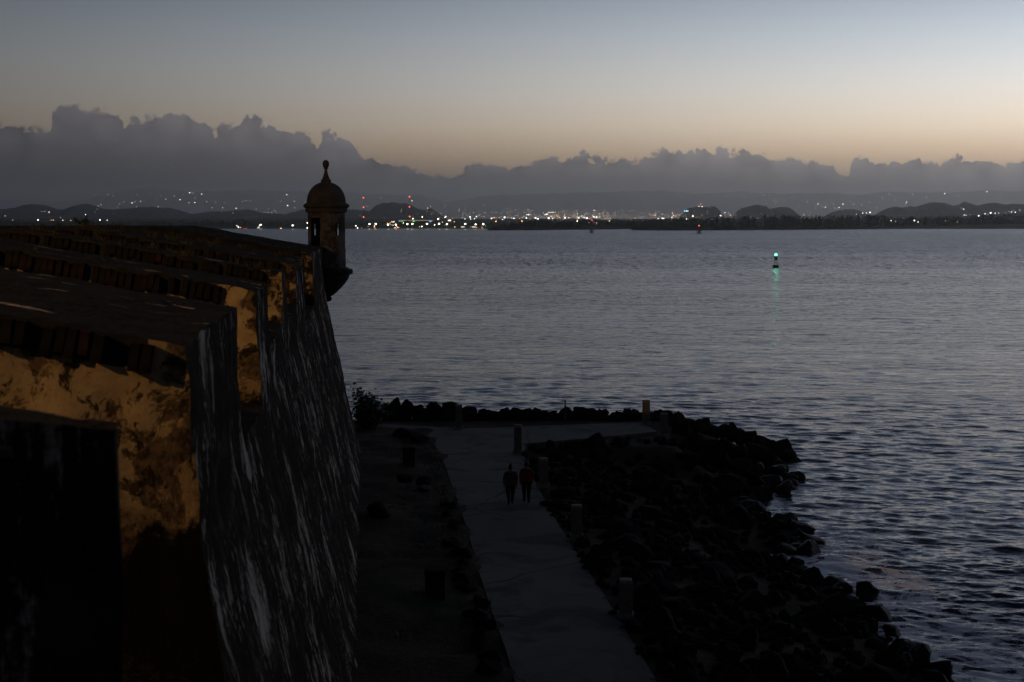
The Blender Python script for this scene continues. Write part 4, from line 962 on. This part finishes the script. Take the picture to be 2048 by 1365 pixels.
SLOPE += sh([(845,215,'o'),(655,217,'s'),(675,217,'s'),(547,197,'s'),(877,235,'s'),(912,235,'s'),(1320,252,'s'),(235,255,'s'),(145,288,'s'),(375,255,'q'),(208,155,'q'),(705,278,'s'),(985,100,'s'),(395,262,'q'),(320,250,'s')], 7.314, 940, 390)
SLOPE += sh([(435,282,'s'),(250,290,'s'),(235,295,'q'),(275,292,'s'),(155,300,'s'),(335,317,'s'),(625,303,'s'),(655,305,'s'),(920,352,'w'),(960,370,'w'),(930,357,'s'),(1005,352,'s'),(1010,372,'s'),(1035,372,'w'),(1057,353,'w'),(815,365,'s'),(690,340,'s'),(730,340,'s'),(1115,352,'s'),(1273,318,'b'),(1405,342,'w'),(1400,350,'s'),(1310,295,'s'),(1437,298,'s'),(1613,295,'w'),(1650,272,'s'),(1845,285,'w'),(1205,345,'s'),(1160,358,'s'),(860,340,'s'),(1515,315,'s'),(1690,305,'s'),(1345,330,'s'),(100,300,'s'),(420,310,'s')], 2.738, 1300, 280)
CITY = sh([(1057,325,'W'),(920,350,'W'),(1290,355,'H'),(1400,320,'W'),(1385,335,'w'),(1500,348,'r'),(1645,342,'s'),(1682,352,'w'),(1755,325,'W'),(1765,352,'w'),(1822,350,'w'),(1850,320,'w'),(1135,195,'o')], 7.314, 700, 390)
CITY += sh([(477,362,'w'),(505,332,'B'),(315,347,'W'),(345,335,'o'),(360,338,'o'),(430,335,'o'),(605,338,'o'),(650,345,'w'),(635,345,'w'),(765,335,'o'),(825,340,'W'),(955,337,'W'),(968,343,'w'),(995,352,'W'),(1150,340,'H'),(1175,315,'o'),(1190,316,'o'),(1210,345,'w'),(1240,322,'s'),(1125,287,'W'),(1100,290,'w'),(1310,335,'s'),(1390,337,'W'),(1443,337,'w'),(1588,335,'W'),(1565,355,'o'),(1610,315,'s'),(1637,312,'w'),(1665,330,'w'),(1568,280,'w'),(1530,295,'s'),(1710,343,'B'),(1745,355,'r'),(1810,322,'W'),(1850,327,'W'),(1895,327,'w'),(1980,348,'o'),(833,292,'C'),(857,292,'C'),(1155,258,'w'),(1185,258,'w'),(1215,258,'w'),(1250,258,'s'),(1295,265,'s'),(1355,262,'q'),(1408,268,'q'),(1470,262,'q'),(1815,228,'w'),(1840,230,'s'),(1950,275,'q'),(2000,280,'q'),(2025,270,'s'),(67,352,'w'),(10,355,'w'),(92,318,'w'),(890,290,'q'),(1050,320,'s'),(1072,265,'s'),(930,330,'q'),(870,355,'q')], 7.314, 940, 390)
CITY += sh([(45,432,'W'),(67,430,'W'),(75,431,'w'),(65,408,'s'),(90,410,'s'),(150,408,'s'),(30,408,'s'),(130,415,'w'),(160,412,'o'),(235,418,'W'),(386,415,'W'),(410,400,'w'),(395,402,'s'),(440,412,'o'),(430,402,'s'),(470,412,'s'),(587,430,'s'),(840,412,'o'),(847,408,'s'),(1205,398,'W'),(1185,400,'w'),(1165,402,'w'),(1130,408,'o'),(870,415,'q')], 2.738, 1300, 280)
for _ in range(40):
    CITY.append((rt.uniform(1030, 1360), 438 - abs(rt.gauss(0, 7)), rt.choice('sssqo')))
HILLT = sh([(190,390,'c'),(200,390,'c'),(207,390,'c'),(278,352,'R'),(268,365,'w'),(285,366,'w'),(263,358,'s'),(327,372,'s')], 2.738, 1300, 280)
RIGHT = sh([(1930,345,'q'),(1800,417,'B'),(1770,415,'o'),(1720,412,'w'),(1730,413,'o'),(1718,380,'w'),(1705,375,'s'),(1865,400,'B'),(1835,405,'w'),(1890,402,'w'),(1910,402,'o'),(1945,400,'g'),(1980,395,'w'),(2000,397,'C'),(2025,385,'o'),(1850,408,'q'),(1965,392,'s'),(1990,385,'s')], 2.738, 1300, 280)
SPITL = sh([(1320,443,'w'),(1448,442,'W'),(1468,450,'w'),(1345,447,'s'),(1617,445,'s'),(1682,450,'s')], 2.738, 1300, 280) + sh([(380,390,'O'),(760,385,'O'),(1570,385,'W'),(1785,372,'R'),(1740,407,'s'),(1815,407,'q'),(1850,408,'s'),(1850,425,'s'),(2040,385,'w')], 7.314, 940, 390) + [(1344, 434.8, 'O'), (1373, 438.5, 'w')]
SHOREL = sh([(85,455,'W'),(110,485,'W'),(170,485,'s'),(357,457,'O'),(355,478,'o'),(265,465,'s'),(550,415,'o'),(590,410,'o'),(630,445,'w'),(680,460,'o'),(658,482,'w'),(700,478,'o'),(715,478,'r'),(780,412,'w'),(1018,470,'o'),(1050,465,'W'),(1237,440,'W'),(1530,472,'o'),(1545,472,'q'),(1765,470,'s'),(1850,475,'o'),(1930,475,'o'),(1985,455,'g'),(1350,400,'o'),(1525,395,'o'),(575,425,'o'),(600,440,'o'),(690,475,'o')], 7.314, 700, 390)
SHOREL += sh([(270,175,'w'),(295,200,'W'),(328,205,'o'),(390,222,'r'),(425,222,'r'),(630,182,'w'),(980,218,'O'),(1402,130,'W'),(1402,210,'W')], 8.027, 440, 430)
seen = {}
def put(lst, dist, label, group):
    for u, v, k in lst:
        p = at_y(u, v, dist); d = SZ[k] * .52 * dist / F
        o = link('city_light', IC[k], None, p, (0, 0, 0), (d, d, d)); tag(o, label, 'light', group)
put(LEFT, 3900, 'lit lamp in the dark country at far left, above the parapet line', 'lights above the left parapet')
put(SLOPE[:190], 6900, 'tiny lit lamp scattered on the hazy mountain slope', 'lights on the mountain slopes')
put(CITY, 3700, 'lit lamp in the dense city lights above the spit trees', 'lights of the city centre')
put(HILLT, 4430, 'lit lamp on or beside the flat topped hill', 'lights on the flat topped hill')
put(RIGHT, 4100, 'lit lamp in front of the hills at far right', 'lights at far right')
put(SPITL, 2230, 'lit lamp among the dark trees of the spit', 'lights among the spit trees')
put(SHOREL, row_y(458.2) + 22, 'lit lamp on the far left waterfront', 'lights of the waterfront')
mb = MB()
for _ in range(860):
    u = rt.choice([rt.uniform(180, 900), rt.uniform(900, 1500), rt.uniform(1100, 2048), rt.uniform(1250, 1700)]); v = rt.choice([rt.uniform(388, 425), rt.gauss(428, 5), rt.gauss(434, 4), rt.gauss(435, 3)])
    if v > 420 and rt.random() < .82: u = rt.gauss(1170, 130)
    if v < 420 and rt.random() < .45: continue
    if not 386 < v < 441: continue
    D_ = 6800 if v < 426 else 3900; p = at_y(u, v, D_); s = rt.uniform(.5, 1.1) * D_ / F * .5; mb.box(p, (s * 1.6, s, s))
tag(mb.build('faint_lights', [emit('lamp_faint', (1, .76, .52), 2.3)]), 'countless faint lights sprinkled over the hazy slopes', 'lights', None, 'stuff')
# shore street lamps with poles that light the lawn and trees
lampme = {}
LAMPS = sh([(285,430),(377,428),(555,440),(670,438),(840,430),(913,428),(1127,428),(1302,425),(1417,430),(1685,428),(1838,435),(1950,430)] and [(x, y, 0) for x, y in ((285,430),(377,428),(555,440),(670,438),(840,430),(913,428),(1127,428),(1302,425),(1417,430),(1685,428),(1838,435),(1950,430))], 7.314, 700, 390) + sh([(652,165,0),(1167,172,0)], 8.027, 440, 430)
for k, (u, v, _) in enumerate(sorted(LAMPS)):
    yy = row_y(458.2) + 14; p = at_y(u, v, yy); root = empty('street_lamp', (p.x, yy, .8)); h = p.z - .8
    words_ = ['first', 'second', 'third', 'fourth', 'fifth', 'sixth', 'seventh', 'eighth', 'ninth', 'tenth', 'eleventh', 'twelfth', 'thirteenth', 'fourteenth']
    tag(root, f'{words_[k]} lit pole lamp from the left along the far waterfront', 'street lamp', 'waterfront pole lamps')
    mb = MB(); mb.tube((0, 0, 0), (0, 0, h), .28, .2, 6); mb.build('pole', [M['bollard_cap']], root)
    mb = MB(); mb.lathe([(.4, h - 1.0), (1.5, h - .4), (1.6, h + .6), (.4, h + 1.3)], n=8); mb.build('lamp_head', [WH], root, True)
    pl_ = bpy.data.lights.new('street_lamp_light', 'POINT'); pl_.energy = 2600; pl_.color = (.95, .95, .62); pl_.shadow_soft_size = 1.5
    po = bpy.data.objects.new('street_lamp_light', pl_); COL.objects.link(po); po.parent = root; po.location = (0, 2.5, h - 2.2)
# long building and boards; the floodlight on them is put in as glow
yy = row_y(458.2) + 300
a, b = at_y(797, 444.5, yy), at_y(866, 440.6, yy); root = empty('lit_building', ((a.x + b.x) / 2, yy, 1)); tag(root, 'long low floodlit building with green and blue signs on the waterfront', 'building')
W_ = b.x - a.x; zc = (a.z + b.z) / 2 - 1
mb = MB(); mb.box((0, 8, zc / 2), (W_, 14, zc + 3)); mb.build('wall', [M['bollard_cap']], root)
mb = MB(); mb.box((0, .8, zc + 1.2), (W_, .5, 1.3)); mb.build('glow_fascia', [emit('glow_fascia', (.75, .72, .38), .33)], root)  # floodlight on the front, put in as a glowing strip
for du, w_, em in ((-27, 6, GR), (-4, 5, GR), (29, 5, BL), (-33, 3.5, BL)):
    mb = MB(); mb.box((du * yy / F, .2, zc - .8), (w_ * yy / F * .8, .5, 2.0)); mb.build('sign_board', [em], root)
for u, v, w_, h_, lab in ((786, 444, 6, 2.4, 'white lit board left of the long lit building'), (899, 441.3, 6, 2.8, 'white lit board right of the long lit building'), (925.5, 454.3, 7, 2, 'lit low kiosk left of the spit'), (947.5, 454.3, 7, 2.2, 'lit low kiosk nearest the spit'), (517, 456.0, 5, 2, 'glowing yellow panel for the lamplight on the seawall under the left waterfront lamp')):
    y2 = row_y(458.2) + (12 if v > 450 else 330); p = at_y(u, v, y2); s = y2 / F
    root = empty('lit_board_or_light_pool', (p.x, y2, .6)); tag(root, lab, 'board')
    mb = MB(); mb.box((0, 0, p.z - .6), (w_ * s, .8, h_ * s)); mb.build('panel', [emit('board_or_light_pool_' + str(int(u)), (1, .92, .66), 1.6 if v < 450 else .9)], root)  # panel glows; at the seawall it stands for a pool of lamplight
    for sd in (-1, 1):
        mb = MB(); mb.tube((sd * w_ * s * .4, .5, 0), (sd * w_ * s * .4, .5, p.z - .6), .2, None, 6); mb.build('support', [M['metal']], root)
# two lattice radio masts with red warning lights
for u, vs_, lab in ((727.3, (396, 415, 434.5), 'tall radio mast with three red lights, just right of the tower'), (819.2, (394, 414, 433.5), 'tall radio mast with three red lights before the humped hill')):
    d = 3300; root = empty('radio_mast', at_y(u, 442, d)); root.location.z = 2; tag(root, lab, 'mast', 'radio masts'); x0 = root.location.x
    ht = at_y(u, vs_[0], d).z - 2
    mb = MB(); mb.tube((0, 0, 0), (0, 0, ht), .35, .2, 5); mb.build('lattice', [M['metal']], root)
    for vv in vs_:
        p = at_y(u, vv, d); mb = MB(); s = 2.4 * d / F * .5; mb.lathe([(.1, -s), (s * .8, -s * .6), (s, 0), (s * .8, s * .6), (.1, s)], (0, 0, p.z - 2), 8); mb.build('warning_light', [REDL], root, True)

# ------------------------------------------------------------------ haze
mb = MB(); mb.box((0, 15700, 348), (44000, 31900, 702)); 
hm = bpy.data.materials.new('haze'); hm.use_nodes = True; ht_ = hm.node_tree; ht_.nodes.remove(ht_.nodes['Principled BSDF'])
pv = ht_.nodes.new('ShaderNodeVolumePrincipled'); pv.inputs['Color'].default_value = (.97, .965, .96, 1); pv.inputs['Density'].default_value = 4.4e-5; pv.inputs['Anisotropy'].default_value = .8
ht_.links.new(pv.outputs[0], ht_.nodes['Material Output'].inputs['Volume'])
tag(mb.build('haze', [hm]), 'thin evening haze over the bay', 'haze', None, 'stuff')
